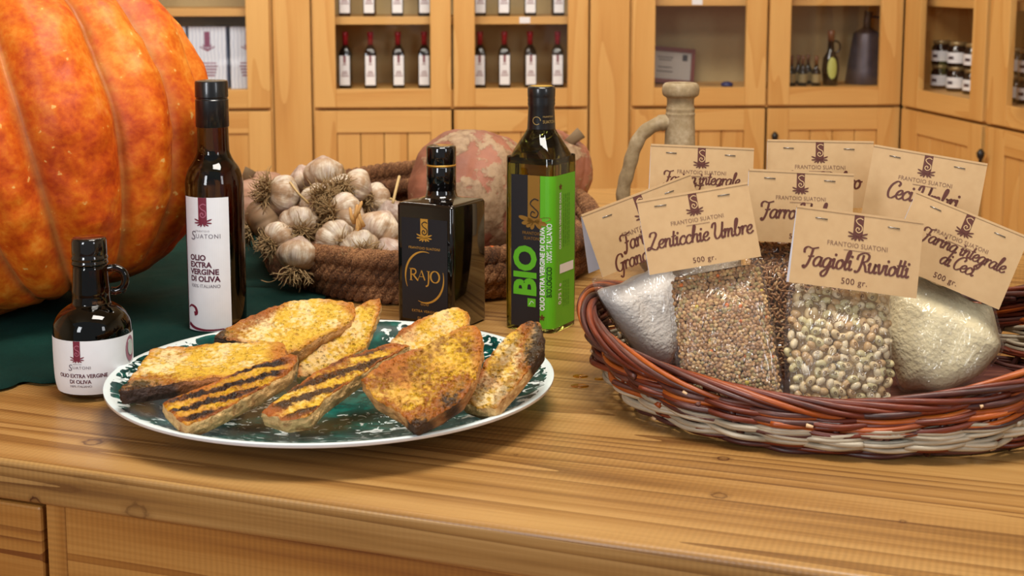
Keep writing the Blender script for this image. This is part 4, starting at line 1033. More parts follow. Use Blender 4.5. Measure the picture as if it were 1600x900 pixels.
def bread(label, outline, base, alpha, yaw, th, burnt, mats, grain_deg=0, seed=0, name='toasted_bread_slice', bow=0.003):
    """outline: pixels of the upper face; base=(px,py,z): one point of that face; alpha: tilt towards the viewer"""
    n = Vector((math.sin(yaw)*math.sin(alpha), -math.cos(yaw)*math.sin(alpha), math.cos(alpha)))
    P0 = at_z(base[0], base[1], base[2])
    pts = [on_plane(px, py, P0, n) for px, py in outline]
    N = 170; pts = closed_resample(pts, N)
    for _ in range(1): pts = [pts[i]*.5+(pts[i-1]+pts[(i+1) % N])*.25 for i in range(N)]
    c0 = sum(pts, Vector())/N
    u = Vector((math.cos(R(grain_deg)), math.sin(R(grain_deg)), 0)); u = (u-n*u.dot(n)).normalized(); v = n.cross(u)
    F = Frame(c0, u, v, n)
    loc = [Vector(((p-c0).dot(u), (p-c0).dot(v), 0)) for p in pts]
    bl = []
    for (bx, by, br, bw) in burnt:
        Q = on_plane(bx, by, P0, n)-c0; bl.append((Vector((Q.dot(u), Q.dot(v), 0)), br*.72, bw))
    def bw_(p): return min(1.3, sum(w_*math.exp(-((p-q).length/r_)**2) for q, r_, w_ in bl))
    def nz(p, s, k): return noise.noise(Vector((p.x*s+seed*7.3, p.y*s, k)))
    M = 30; m = MB(); vs = []; gcs = []
    for k in range(M+1):
        t = k/M; tt = t**0.8
        for i in range(N):
            q = loc[i]*tt*(1+0.0)
            jit = 1 + (0.030*noise.noise(Vector((i*0.42, seed, 0.5)))+.012*noise.noise(Vector((i*.11, seed, 3))))*t**3
            q = q*jit
            z = 0.0018*nz(q, 60, 1) + 0.0016*nz(q, 210, 3) - 0.0016*max(0, nz(q, 120, 5)-.25) + bow*(nz(q, 12, 7)) - 0.0014*max(0, (t-.95)/.05)**2
            if k == 0: z = bow*nz(Vector((0, 0, 0)), 12, 7)
            vs.append(Vector((q.x, q.y, z))); gcs.append(Vector((t, bw_(q), q.y)))
    fs = []
    for k in range(M):
        for i in range(N):
            j = (i+1) % N; fs.append((k*N+i, k*N+j, (k+1)*N+j, (k+1)*N+i))
    topring = vs[-N:]
    m.add(vs, fs, 0, True, gcs)
    # underside of crumb
    vs2 = []; gc2 = []
    for k in range(7):
        t = 1-k/6*0.999
        for i in range(N): q = loc[i]*(t*.975); vs2.append(Vector((q.x, q.y, -th+0.0006*nz(q, 90, 9)))); gc2.append(Vector((t, bw_(q), q.y)))
    fs2 = []
    for k in range(6):
        for i in range(N): j = (i+1) % N; fs2.append((k*N+i, (k+1)*N+i, (k+1)*N+j, k*N+j))
    m.add(vs2, fs2, 0, True, gc2)
    o = m.build(name, mats[0], M=F.mat(), recalc=False)
    me = o.data
    mc = MB(); vs3 = []; gc3 = []; S = 9
    for k in range(S+1):
        t = k/S
        for i in range(N):
            q = loc[i]; dn_ = (loc[(i+1) % N]-loc[i-1]); out = Vector((dn_.y, -dn_.x, 0)); out = out.normalized() if out.length > 0 else out
            if out.dot(q) < 0: out = -out
            zt_ = topring[i].z; z = zt_*(1-t)+(-th)*t
            bul = 0.0012*math.sin(math.pi*t) + 0.0026*noise.noise(Vector((i*.22, t*4, seed+.3)))*math.sin(math.pi*t)
            p = Vector((topring[i].x, topring[i].y, 0))*(1-t)+q*.975*t if t > .0 else Vector((topring[i].x, topring[i].y, 0))
            p = p+out*bul; p.z = z; vs3.append(p); gc3.append(Vector((t, bw_(q)*1.1, q.y)))
    fs3 = []
    for k in range(S):
        for i in range(N): j = (i+1) % N; fs3.append((k*N+i, k*N+j, (k+1)*N+j, (k+1)*N+i))
    mc.add(vs3, fs3, 0, True, gc3)
    cr = mc.build('crust', mats[1], o, recalc=False)
    # close the centre of the top
    tag(o, label, 'toasted bread', 'slices of toasted bread on the platter')
    return o
cr1 = crust_mat('crust_tan', lin(206, 152, 92), .9); cr2 = crust_mat('crust_pale', lin(222, 182, 120), .9); cr3 = crust_mat('crust_dark', lin(176, 112, 62), 1.2)
bm_oil = bread_mat('bread_oiled', 0, .86, .14, 1.0, crumbc=lin(240, 212, 150)); bm_oil2 = bread_mat('bread_oiled_toasted', 0, .8, .45, 1.1, crumbc=lin(236, 200, 134))
bm_str = bread_mat('bread_striped', 1.0, .9, .9, .7, freq=56, crumbc=lin(232, 180, 80)); bm_str2 = bread_mat('bread_soft_striped', .9, 1.0, .5, .8, freq=46, crumbc=lin(240, 204, 120))
bm_brown = bread_mat('bread_browned', 0, .85, .72, 1.2, crumbc=lin(240, 190, 90), deep=.75); bm_mix = bread_mat('bread_part_striped', .35, .85, .5, 1.1, freq=48, crumbc=lin(244, 218, 160))
bread('oiled toast slice standing upright behind the topmost back slice, grey-brown crust edge on its right', [(466, 588), (468, 548), (500, 520), (540, 500), (556, 480), (575, 467), (594, 464), (596, 478), (586, 505), (572, 542), (540, 560), (500, 580)], (490, 585, .032), R(34), R(14), .017, [(596, 466, .03, .35)], (bm_oil2, cr2), 40, 3)
bread('long pale-centred oiled toast slice at the back of the platter, leaning on the left pile', [(334, 526), (351, 513), (389, 493), (446, 472), (494, 465), (530, 467), (552, 471), (556, 482), (552, 494), (532, 510), (494, 527), (470, 543), (449, 550), (441, 541), (379, 534)], (440, 546, .058), R(19), R(3), .018, [(338, 525, .04, 1.1), (395, 490, .03, .55), (430, 478, .02, .4)], (bm_oil, cr1), 15, 2)
bread('golden toast slice at the back centre, partly hidden behind the big browned one', [(608, 534), (625, 515), (655, 497), (690, 484), (715, 478), (732, 486), (733, 500), (725, 520), (700, 545), (660, 560), (630, 550)], (650, 556, .040), R(27), R(-4), .016, [(625, 515, .02, .4)], (bm_oil2, cr1), 20, 6)
bread('right-hand toast slice with one pale end and dark grill marks, nearest the green-labelled bottle', [(815, 505), (829, 500), (843, 503), (847, 516), (849, 545), (829, 572), (810, 596), (790, 618), (777, 636), (745, 636), (722, 628), (738, 601), (757, 563), (781, 534)], (785, 634, .046), R(33), R(-10), .018, [(848, 530, .028, 1.0), (836, 560, .022, .9), (828, 500, .018, .6)], (bm_mix, cr2), 62, 8)
bread('long toast slice with lengthwise grill stripes across the middle of the platter', [(408, 642), (440, 618), (480, 590), (520, 566), (570, 548), (619, 534), (640, 539), (619, 551), (590, 567), (561, 584), (530, 607), (505, 625), (484, 649), (446, 654)], (487, 648, .046), R(16), R(4), .017, [(415, 640, .02, .4), (530, 562, .03, .8), (505, 575, .02, .5)], (bm_str2, cr2), 34, 5)
bread('heavily striped toast slice at the left front with black grill bars', [(252, 628), (298, 609), (355, 588), (408, 570), (456, 554), (465, 556), (459, 572), (446, 585), (408, 608), (360, 633), (320, 653), (288, 664)], (290, 658, .046), R(17), R(5), .017, [(262, 628, .02, .4)], (bm_str, cr2), 28, 4)
bread('flat yellow-oiled toast slice on top of the left pile, burnt lower edge', [(185, 609), (212, 580), (238, 540), (284, 539), (341, 534), (398, 535), (444, 535), (448, 551), (427, 565), (389, 580), (351, 589), (312, 592), (264, 599), (221, 605)], (200, 604, .060), R(7), R(2), .016, [(190, 606, .035, .9), (240, 600, .03, .7), (300, 596, .025, .35), (215, 552, .01, .4)], (bm_oil, cr3), 5, 1)
bread('big browned toast slice leaning at the front centre with a burnt corner pointing forward', [(564, 592), (600, 563), (647, 546), (690, 525), (726, 507), (745, 508), (754, 520), (753, 549), (743, 587), (724, 620), (690, 642), (664, 656), (650, 665), (628, 644), (585, 620)], (652, 667, .047), R(30), R(-3), .019, [(652, 668, .026, 1.1), (700, 628, .024, .8), (722, 600, .018, .6), (600, 625, .018, .5), (563, 592, .012, .5)], (bm_brown, cr1), 30, 7)

# ================================================================ rope basket with garlic and squashes
rp = NT('coir_rope'); g_ = rp.coord('gc', (60, 900, 900)); c = rp.coord()
nA = rp.noise(g_, 1.0, 3, .6); nB = rp.noise(c, 22, 3); nC = rp.noise(c, 420, 2, .7)
col = rp.ramp(rp.math('ADD', rp.math('MULTIPLY', nC, .55), rp.math('MULTIPLY', nB, .45)), [(.36, lin(58, 32, 14)), (.5, lin(120, 76, 42)), (.62, lin(184, 132, 86))])
MATS['rope'] = rp.done(col, .9, rp.bump(rp.math('ADD', nA, nC), 1.0, .003))
def rope_ring(m, cx, cy, rx, ry, zf, r, pitch=0.046, strands=3, n=260, ph0=0.0, mi=0, wob=0.0, seed=0):
    L = math.pi*(rx+ry); turns = round(L/pitch)
    for s in range(strands):
        path = []
        for i in range(n):
            th = 2*math.pi*i/n; wb = 1 + wob*noise.noise(Vector((math.cos(th)*2, math.sin(th)*2, seed)))
            px, py, pz = cx+rx*wb*math.cos(th), cy+ry*wb*math.sin(th), zf(th)
            nx, ny = math.cos(th), math.sin(th)
            a = turns*th + 2*math.pi*s/strands + ph0
            q = r*0.55
            path.append(Vector((px + nx*q*math.cos(a), py + ny*q*math.cos(a), pz + q*math.sin(a))))
        m.tube(path, [r*0.60*(1+.10*noise.noise(Vector((i*.21, s, seed)))) for i in range(n)], 8, mi, closed=True, gcs=Vector((s*3, 0, seed)))
RBX, RBY = -0.128, 2.235
root = empty('rope_basket', (0, 0, 0)); tag(root, 'round basket of thick twisted brown rope holding garlic and pink squashes', 'basket')
def zrope(k, extra=1.0):
    def f(th):
        back = max(0.0, math.sin(th)); return TOP + 0.0150 + k*(0.0125+0.0105*back*extra)
    return f
m = MB()
for k in range(6): rope_ring(m, RBX, RBY, .248+.005*math.sin(k*2.3)+.010*k/5, .320+.012*k/5+.005*math.sin(k*2.3), zrope(k*.62-.1), .0125, pitch=.046, seed=k, ph0=k*1.1, wob=.03, n=420)
rope_ring(m, RBX, RBY, .228, .300, zrope(2.6), .013, pitch=.04, seed=31, wob=.04, n=360)
m.build('coiled_wall', MATS['rope'], root)
m = MB(); rope_ring(m, RBX, RBY, .258, .332, zrope(3.75), .0140, pitch=.045, seed=9, wob=.05, n=420); m.build('rim', MATS['rope'], root)
m = MB()
for k in range(6): rope_ring(m, RBX, RBY, .225-.036*k, .285-.042*k, lambda th: TOP+.0135, .0125, seed=20+k, n=160, wob=.01)
m.build('floor_coils', MATS['rope'], root)
# squashes
sq = NT('pink_squash'); c = sq.coord()
s1 = sq.noise(c, 9, 4, .55); s2 = sq.noise(c, 60, 4, .65); s3 = sq.noise(sq.coord('Object', loc=(4, 1, 3)), 11, 4, .6, .4)
col = sq.ramp(s1, [(.3, lin(120, 72, 52)), (.55, lin(160, 100, 74)), (.75, lin(178, 120, 92))])
scar = sq.ramp(sq.math('ADD', s3, sq.math('MULTIPLY', sq.math('SUBTRACT', s2, .5), .25)), [(.53, 0.0), (.57, 1.0)])
col = sq.mix(sq.math('MULTIPLY', scar, .85), col, sq.ramp(s2, [(.35, lin(118, 92, 62)), (.6, lin(172, 146, 112))]))
MATS['squash'] = sq.done(col, .6, sq.bump(sq.math('ADD', s2, sq.math('MULTIPLY', scar, .8)), .5, .002))
sq2 = NT('brown_pink_squash'); c = sq2.coord(); s1 = sq2.noise(c, 12, 4)
MATS['squash2'] = sq2.done(sq2.ramp(s1, [(.3, lin(146, 104, 84)), (.7, lin(188, 144, 116))]), .55, sq2.bump(sq2.noise(c, 80, 3), .4, .001))
def squash(px, py, Y, rpx, rpz, label, mat, tilt, seed, group='squashes behind the bottles', nr=8, depth=.05, stem=True):
    P = at_y(px, py, Y); rx = rpx*Y/FPX; rz = rpz*Y/FPX
    o = pumpkin('squash', P, rx, rz, nr, depth, mat, tilt=tilt, rough=.035, seed=seed, nth=150, nph=70, pinch=.2)
    tag(o, label, 'squash', group)
    if not stem: return o
    m = MB(); m.tube([(0, 0, rz*.72), (.003, 0, rz*.95), (.01, .004, rz*1.13)], [.013, .009, .011], 10); m.build('stem', stemM, o); return o
squash(738, 300, 2.22, 103, 100, 'large pink squash with grey scars behind the black square bottle', MATS['squash'], (R(-20), R(10), 0), 5, stem=False)
squash(858, 278, 2.42, 66, 78, 'scarred pinkish squash mostly hidden behind the green-labelled bottle', MATS['squash'], (R(10), R(28), 0), 11)
squash(392, 316, 2.47, 74, 46, 'smooth pinkish-brown squash behind garlic and the tall round bottle', MATS['squash2'], (R(6), R(-8), 0), 15, nr=7, depth=.02)
og = pumpkin('squash', at_y(766, 406, 1.995), .022, .018, 7, .08, MATS['pumpkin'], tilt=(R(30), 0, 0), seed=4, nth=80, nph=40); tag(og, 'tiny orange squash on the rope rim between the two square bottles', 'squash')
# garlic
ga = NT('garlic_skin'); at = ga.n('ShaderNodeAttribute', attribute_name='gc').outputs['Vector']
mpn = ga.n('ShaderNodeMapping'); ga.l(at, mpn.inputs[0]); mpn.inputs['Scale'].default_value = (14, 1.2, 1)
st = ga.noise(mpn.outputs[0], 1.0, 4, .6); c = ga.coord(); bl_ = ga.noise(c, 40, 4, .6)
oi = ga.n('ShaderNodeObjectInfo')
col = ga.ramp(st, [(.3, lin(190, 168, 140)), (.5, lin(228, 214, 190)), (.7, lin(246, 240, 226))])
col = ga.mix(ga.ramp(bl_, [(.42, 0.0), (.60, .85)]), col, lin(168, 130, 92))
col = ga.mix(ga.math('MULTIPLY', ga.ramp(ga.noise(ga.coord('Object', loc=(2, 2, 2)), 30, 3), [(.5, 0.0), (.65, 1.0)]), .35), col, lin(150, 108, 124))
hs = ga.n('ShaderNodeHueSaturation'); ga.l(col, hs.inputs['Color']); ga.l(ga.math('ADD', .80, ga.math('MULTIPLY', oi.outputs['Random'], .25)), hs.inputs['Value'])
MATS['garlic'] = ga.done(hs.outputs[0], .45, ga.bump(ga.math('ADD', st, bl_), .6, .0012), Subsurface_Weight=0.0)
gar2 = plain('garlic_brown_skin', lin(150, 122, 92), .6)
rootM = plain('garlic_root', lin(166, 138, 96), .9); strawM = plain('straw_stalk', lin(206, 176, 120), .7); huskM = plain('orange_husk', lin(206, 156, 90), .6)
def garlic(px, py, Y, rp_, axis, label, roots=60, rl=1.0, mat=None, seed=0, straw=False):
    roots = int(roots*1.9); rl *= 1.1
    rnd = random.Random(seed); P = at_y(px, py, Y); r = 1.12*rp_*Y/FPX
    ax = Vector(axis).normalized()       # direction the root plate points to
    q = (-ax).to_track_quat('Z', 'Y').to_matrix().to_4x4(); M = Matrix.Translation(P) @ q
    nl = rnd.randint(7, 9); ph = rnd.uniform(0, 6)
    prof = [(-.74, .02), (-.77, .16), (-.74, .36), (-.64, .62), (-.42, .87), (-.12, 1.0), (.18, .97), (.42, .80), (.62, .55), (.80, .33), (.88, .20), (.95, .12), (.97, .02)]
    dn = catmull([(a, b, 0) for a, b in prof], 4); m = MB(); n = 72; vs = []; gcs = []
    for k, p in enumerate(dn):
        for i in range(n):
            a = 2*math.pi*i/n; lob = abs(math.cos((a+ph)*nl/2))**.6
            w_ = 1 - .11*(1-lob)*min(1, p.y*1.2); w_ *= 1+.03*noise.noise(Vector((math.cos(a)*2, math.sin(a)*2, p.x*2+seed)))
            vs.append(Vector((p.y*r*w_*math.cos(a), p.y*r*w_*math.sin(a), p.x*r*.92))); gcs.append(Vector((a+seed, p.x, seed)))
    fs = [(k*n+i, k*n+(i+1) % n, (k+1)*n+(i+1) % n, (k+1)*n+i) for k in range(len(dn)-1) for i in range(n)]
    m.add(vs, fs, 0, True, gcs); o = m.build('garlic_bulb', mat or MATS['garlic'], M=M)
    tag(o, label, 'garlic', 'garlic bulbs heaped in the rope basket')
    m = MB()
    if roots:
        m.lathe([(-.80*r, .001), (-.79*r, .2*r), (-.70*r, .24*r)], 16)
        for i in range(roots):
            a = rnd.uniform(0, 6.28); s = math.sqrt(rnd.random())*.42*r
            p = Vector((s*math.cos(a), s*math.sin(a), -.74*r)); d = Vector((math.cos(a)*rnd.uniform(.2, 1.1), math.sin(a)*rnd.uniform(.2, 1.1), -1)).normalized(); path = [p]
            L = r*rnd.uniform(.35, .85)*rl
            for k in range(5):
                d = (d+Vector((rnd.uniform(-1, 1), rnd.uniform(-1, 1), rnd.uniform(-.6, .9)))*.55).normalized(); path.append(path[-1]+d*L/5)
            m.tube(path, [.0010, .0010, .0009, .0008, .0006, .0004], 4)
        m.build('roots', rootM, o)
    if straw:
        m = MB(); m.tube(catmull([(0, 0, 1.3*r), (.1*r, .1*r, 1.9*r), (.5*r, -.1*r, 2.7*r)], 4), .0022, 7); m.build('dry_stalk', strawM, o)
    return o
GAR = [
 (506, 270, 2.10, 29, (.1, -.5, -.9), 'white garlic bulb at the very top of the heap', 90, 1.3),
 (476, 282, 2.13, 26, (.3, -.2, -1), 'pale garlic bulb just left of the topmost one, half behind it', 50, 1.0),
 (442, 305, 2.06, 30, (-1, -.5, .3), 'garlic bulb with a root tuft pointing left, above the brown bulb', 90, 1.2),
 (556, 293, 2.10, 28, (-.9, -.2, .4), 'garlic bulb at the upper right of the heap in front of the rope', 50, .9),
 (412, 345, 2.05, 31, (-1, -.3, -.5), 'brown-skinned garlic bulb at the far left of the heap', 80, 1.0),
 (466, 352, 2.02, 31, (.2, -1, -.5), 'garlic bulb with roots facing forward, directly above the lowest white bulb', 110, 1.2),
 (500, 318, 2.06, 30, (.3, -1, .5), 'garlic bulb in the middle of the heap under the topmost bulbs', 90, 1.1),
 (540, 335, 2.03, 32, (-1, -.7, .1), 'garlic bulb at the centre with roots pointing left and orange husk beside', 110, 1.0),
 (466, 398, 1.955, 31, (-.1, -.5, -1), 'clean white garlic bulb hanging lowest over the rope rim', 40, 1.2),
 (523, 378, 1.985, 33, (.9, -1, -.2), 'purple-tinged garlic bulb low in the middle of the heap', 70, .9),
 (562, 388, 1.965, 29, (.3, -1, -.4), 'garlic bulb with the biggest root tuft, low at the front', 170, 1.5),
 (594, 358, 2.02, 33, (-.4, -.5, -.8), 'tan garlic bulb beside the black square bottle', 40, .8),
 (612, 335, 2.08, 25, (.4, .3, -1), 'garlic bulb peeping above the shoulder of the black square bottle', 20, .8),
 (586, 312, 2.12, 25, (-.5, -.8, .2), 'garlic bulb on the right of the heap in front of the back rope wall', 50, 1.0),
 (438, 372, 1.99, 26, (-.7, -.8, -.4), 'garlic bulb tucked low between the brown bulb and the lowest white bulb', 60, 1.0),
 (530, 300, 2.09, 27, (.2, -.9, .2), 'garlic bulb with facing roots, right of the topmost bulb', 90, 1.1),
 (604, 392, 1.99, 24, (.3, .4, -1), 'small garlic bulb partly behind the black square bottle, lowest on that side', 0, .8),
]
for i, (px, py, Y, rp_, ax, lab, nr_, rl) in enumerate(GAR):
    garlic(px, py, Y, rp_, ax, lab, nr_, rl, mat=gar2 if i == 4 else None, seed=i+1, straw=(i in (2, 3, 11)))
# husks, loose stalk and trailing root
m = MB(); rnd = random.Random(8)
for k in range(7):
    P = at_y(560+rnd.uniform(-8, 8), 338+k*5, 1.97); a = rnd.uniform(-.8, .8)
    m.tube(catmull([P, P+Vector((.008*math.sin(a), -.006, .010)), P+Vector((.014*math.sin(a), -.002, .022))], 4), [.0035]*4+[.0025]*4+[.001], 6)
o = m.build('dry_husk', huskM); tag(o, 'curled orange dry husk caught between the garlic bulbs', 'husk')
m = MB(); m.tube(catmull([at_y(453, 285, 1.985), at_y(466, 302, 1.97), at_y(482, 318, 1.98)], 5), .0017, 7); o = m.build('straw', strawM); tag(o, 'pale straw stalk lying across the garlic heap', 'straw')
m = MB(); m.tube(catmull([at_y(452, 415, 1.93), at_y(438, 422, 1.915), at_y(432, 436, 1.91), at_y(420, 441, 1.92), at_y(408, 438, 1.93)], 6), .0007, 5); o = m.build('stray_root', rootM); tag(o, 'long thin root hanging from the lowest white garlic bulb', 'root')

# ================================================================ clay jug
cl_ = NT('grey_clay'); c = cl_.coord(); k1 = cl_.noise(c, 16, 4, .6); k2 = cl_.noise(c, 120, 3, .6)
MATS['clay'] = cl_.done(cl_.ramp(cl_.math('ADD', cl_.math('MULTIPLY', k1, .7), cl_.math('MULTIPLY', k2, .3)), [(.34, lin(122, 102, 70)), (.52, lin(158, 138, 104)), (.68, lin(192, 174, 144))]), .85, cl_.bump(k2, .5, .001))
YJ = 2.10; cxj = 1061
pj = prof_px(cxj, YJ, [(425, 40), (420, 52), (390, 70), (350, 74), (320, 66), (295, 50), (275, 36), (255, 27), (235, 24.5), (200, 23.5), (178, 22.5), (172, 23.2), (169, 22.2), (164, 22.6), (160, 21.4), (150, 21.2), (146, 23), (143, 27.5), (136, 29.2), (129, 28.4), (124.5, 25.5), (123.5, 22), (126, 18.5), (135, 15.5), (160, 15)])
z0 = pj[0][0]; cj = at_y(cxj, 300, YJ)
root = empty('clay_jug', (cj.x, cj.y, TOP+.0005)); tag(root, 'pale grey clay jug with thick rim and curved handle behind the paper-topped packets', 'jug')
pj = [(max(0.0, z-z0), r) for z, r in pj]
m = MB(); m.lathe(dens(pj, 3), 64); m.build('jug_body', MATS['clay'], root)
KJ = YJ/FPX
hp = [(1052, 192), (1034, 192), (1014, 200), (998, 215), (988, 238), (981, 265), (974, 290), (974, 315), (990, 330), (1006, 332)]
path = catmull([((px-cxj)*KJ, 0, at_y(cxj, py, YJ).z-TOP-z0*0) for px, py in hp], 6)
m = MB(); m.tube(path, [(.0125 if i < 8 else .0105)*(1+.05*math.sin(i)) for i in range(len(path))], 14); o = m.build('handle', MATS['clay'], root)

# ================================================================ wicker basket
ROT = R(-13.5); BC = Vector((.352, 1.488)); cr_, sr_ = math.cos(ROT), math.sin(ROT)
def wick(name, a, b, c_):
    t = NT(name); g = t.coord('gc', (12, 90, 90)); n1 = t.noise(g, 1.0, 3, .6); n2 = t.noise(t.coord('gc', (60, 500, 500)), 1.0, 2)
    MATS[name] = t.done(t.ramp(t.math('ADD', t.math('MULTIPLY', n1, .7), t.math('MULTIPLY', n2, .3)), [(.33, a), (.5, b), (.68, c_)]), .42, t.bump(n2, .5, .0006), Specular_IOR_Level=.5); return t.m
W_or = wick('orange_willow', lin(112, 46, 10), lin(160, 74, 18), lin(196, 106, 36))
W_rd = wick('red_brown_willow', lin(64, 22, 12), lin(104, 40, 20), lin(140, 64, 34))
W_dk = wick('dark_purple_willow', lin(44, 24, 24), lin(84, 44, 38), lin(124, 78, 62))
W_gy = wick('grey_willow', lin(128, 118, 100), lin(172, 160, 138), lin(206, 196, 176))
W_cut = plain('cut_willow_end', lin(226, 190, 148), .7)
WM = [W_or, W_rd, W_dk, W_gy, W_cut]
def sup(th, a, b, e=2.35):
    c, s = math.cos(th), math.sin(th)
    k = (abs(c)**e + abs(s)**e)**(-1/e); return a*c*k, b*s*k
def rimz(th):      # 0 = right end, pi = left end, -pi/2 = front
    c = math.cos(th); return .040 + .048*abs(c)**1.5 + .014*abs(c)**6 + .010*c + (.035*c**4 if c > 0 else 0)
def bpt(th, t, off=0.0, dz=0.0):
    """point on the basket wall; t 0 at the base, 1 at the rim"""
    bul = math.sin(t*math.pi*.5)
    a = .224 + .045*bul; b = .198 + .014*math.sin(t*math.pi)
    x, y = sup(th, a+off, b+off)
    return Vector((BC.x + x*cr_ - y*sr_, BC.y + x*sr_ + y*cr_, TOP + .004 + rimz(th)*t + dz))
root = empty('wicker_basket', (BC.x, BC.y, TOP)); tag(root, 'oval wicker basket of red-brown willow with one pale grey band, full of packets', 'basket')
NST = 34
rnd = random.Random(21)
def W2L(m):       # world verts -> basket space
    for i, p in enumerate(m.v): m.v[i] = p - Vector((BC.x, BC.y, TOP))
def weave(m, t0, t1, rows, per, r, mats, amp=.0045, n=340, wav=.0025, seed=0):
    rr = random.Random(seed)
    for j in range(rows):
        for k in range(per):
            # several rods, each covering part of the circuit, so ends and colours change along the row
            ph = rr.uniform(0, 6.28); segs = rr.choice((2, 3)); cuts = sorted(rr.uniform(0, 2*math.pi) for _ in range(segs))
            for si in range(segs):
                a0 = cuts[si]; a1 = cuts[(si+1) % segs] + (2*math.pi if si == segs-1 else 0)
                a1 += .25; cnt = max(8, int(n*(a1-a0)/(2*math.pi))); path = []
                tt = t0 + (t1-t0)*(j+.5)/rows; dzk = (k-(per-1)/2)*r*1.5
                mi = rr.choice(mats); w0 = rr.uniform(0, 6); rad = r*rr.uniform(.8, 1.15)
                for i in range(cnt):
                    th = a0+(a1-a0)*i/(cnt-1); e = math.sin(th*NST/2 + j*math.pi)
                    end = min(1, i/6, (cnt-1-i)/6); lift = (1-end)*.004
                    path.append(bpt(th, tt, amp*e + lift, dzk + wav*math.sin(th*5+w0) + wav*.6*noise.noise(Vector((th*3, j, k+seed)))))
                m.tube(path, rad, 7, mi, gcs=Vector((rr.uniform(0, 9), 0, 0)))
m = MB(); weave(m, 0.02, .22, 3, 2, .0026, [2, 2, 1], seed=1); W2L(m); m.build('lower_weave', WM, root)
m = MB(); weave(m, .22, .50, 3, 3, .0028, [3], amp=.0055, wav=.003, seed=2); W2L(m); m.build('grey_band', WM, root)
UP = MB(); weave(UP, .50, .90, 4, 3, .0030, [0, 1, 1, 2, 2, 0], seed=3)
# plaited rim: overlapping rods that slant over the edge
m = MB()
for k in range(46):
    a0 = 2*math.pi*k/46 + rnd.uniform(-.02, .02); L = rnd.uniform(.75, .95); path = []; cnt = 30; mi = rnd.choice([0, 1, 1, 2, 0, 1]); ra = rnd.uniform(.0032, .0042)
    for i in range(cnt):
        u_ = i/(cnt-1); th = a0+L*u_; a = math.pi*(1.15-1.5*u_)
        path.append(bpt(th, .97, .0075*math.cos(a)+.003, .0075*math.sin(a)+.002))
    m.tube(path, [ra*(1-.25*(i/(cnt-1))) for i in range(cnt)], 7, mi, gcs=Vector((k*1.7, 0, 0)))
W2L(m); m.build('plaited_rim', WM, root)
for k in range(NST):
    m = MB(); th = 2*math.pi*(k+.5)/NST; m.tube([bpt(th, t, 0, 0) for t in (0, .25, .5, .75, .95)], .0032, 7, 0, gcs=Vector((k, 0, 0)))
    W2L(m); m.build('stake', W_dk, root)
m = MB(); ringb = [bpt(2*math.pi*i/72, 0, -.004, -.0025) for i in range(72)]; ringt = [p+Vector((0, 0, .006)) for p in ringb]
m.loft([ringb, ringt], smooth=False); W2L(m); m.build('base', W_dk, root)
for k in range(34):
    th = rnd.uniform(0, 6.28); t = rnd.choice([.06, .1, .2, .5, .7, .85, .95]); p = bpt(th, t, .0075); q = bpt(th+.035, t, .0095, rnd.uniform(-.002, .002))
    d = (q-p).normalized(); UP.tube([p, p+d*rnd.uniform(.003, .008)], [.0021, .0012], 8, 4)
W2L(UP); UP.build('upper_weave', WM, root)

# ================================================================ packets
kraft = NT('kraft_card'); c = kraft.coord(); kn = kraft.noise(c, 90, 3)
MATS['kraft'] = kraft.done(kraft.mix(kn, lin(190, 154, 108), lin(204, 170, 124)), .55)
cardwhite = plain('card_white', lin(232, 232, 240), .7)
brownink = plain('brown_ink', lin(92, 46, 34), .5); thinink = plain('thin_brown_ink', lin(138, 104, 78), .5); steel = plain('staple_steel', lin(150, 146, 142), .3, Metallic=.8)
filmM = film('packet_film', rough=.05, refl=1.6, wrinkle=1.0, wscale=24, stretch=(1, .35, 1), haze=.03)
filmflat_ = film('packet_film_flat', rough=.10, refl=2.2, wrinkle=1.0, wscale=45, haze=.16)
def mkflour(name, a, b):
    t = NT(name); c = t.coord(); n1 = t.noise(c, 18, 4, .6); n2 = t.noise(c, 200, 3)
    MATS[name] = t.done(t.mix(n1, a, b), .95, t.bump(t.math('ADD', n1, n2), .7, .003)); return t.m
flW = mkflour('white_flour', lin(226, 216, 204), lin(244, 240, 234)); flC = mkflour('cream_flour', lin(226, 208, 160), lin(242, 230, 192))
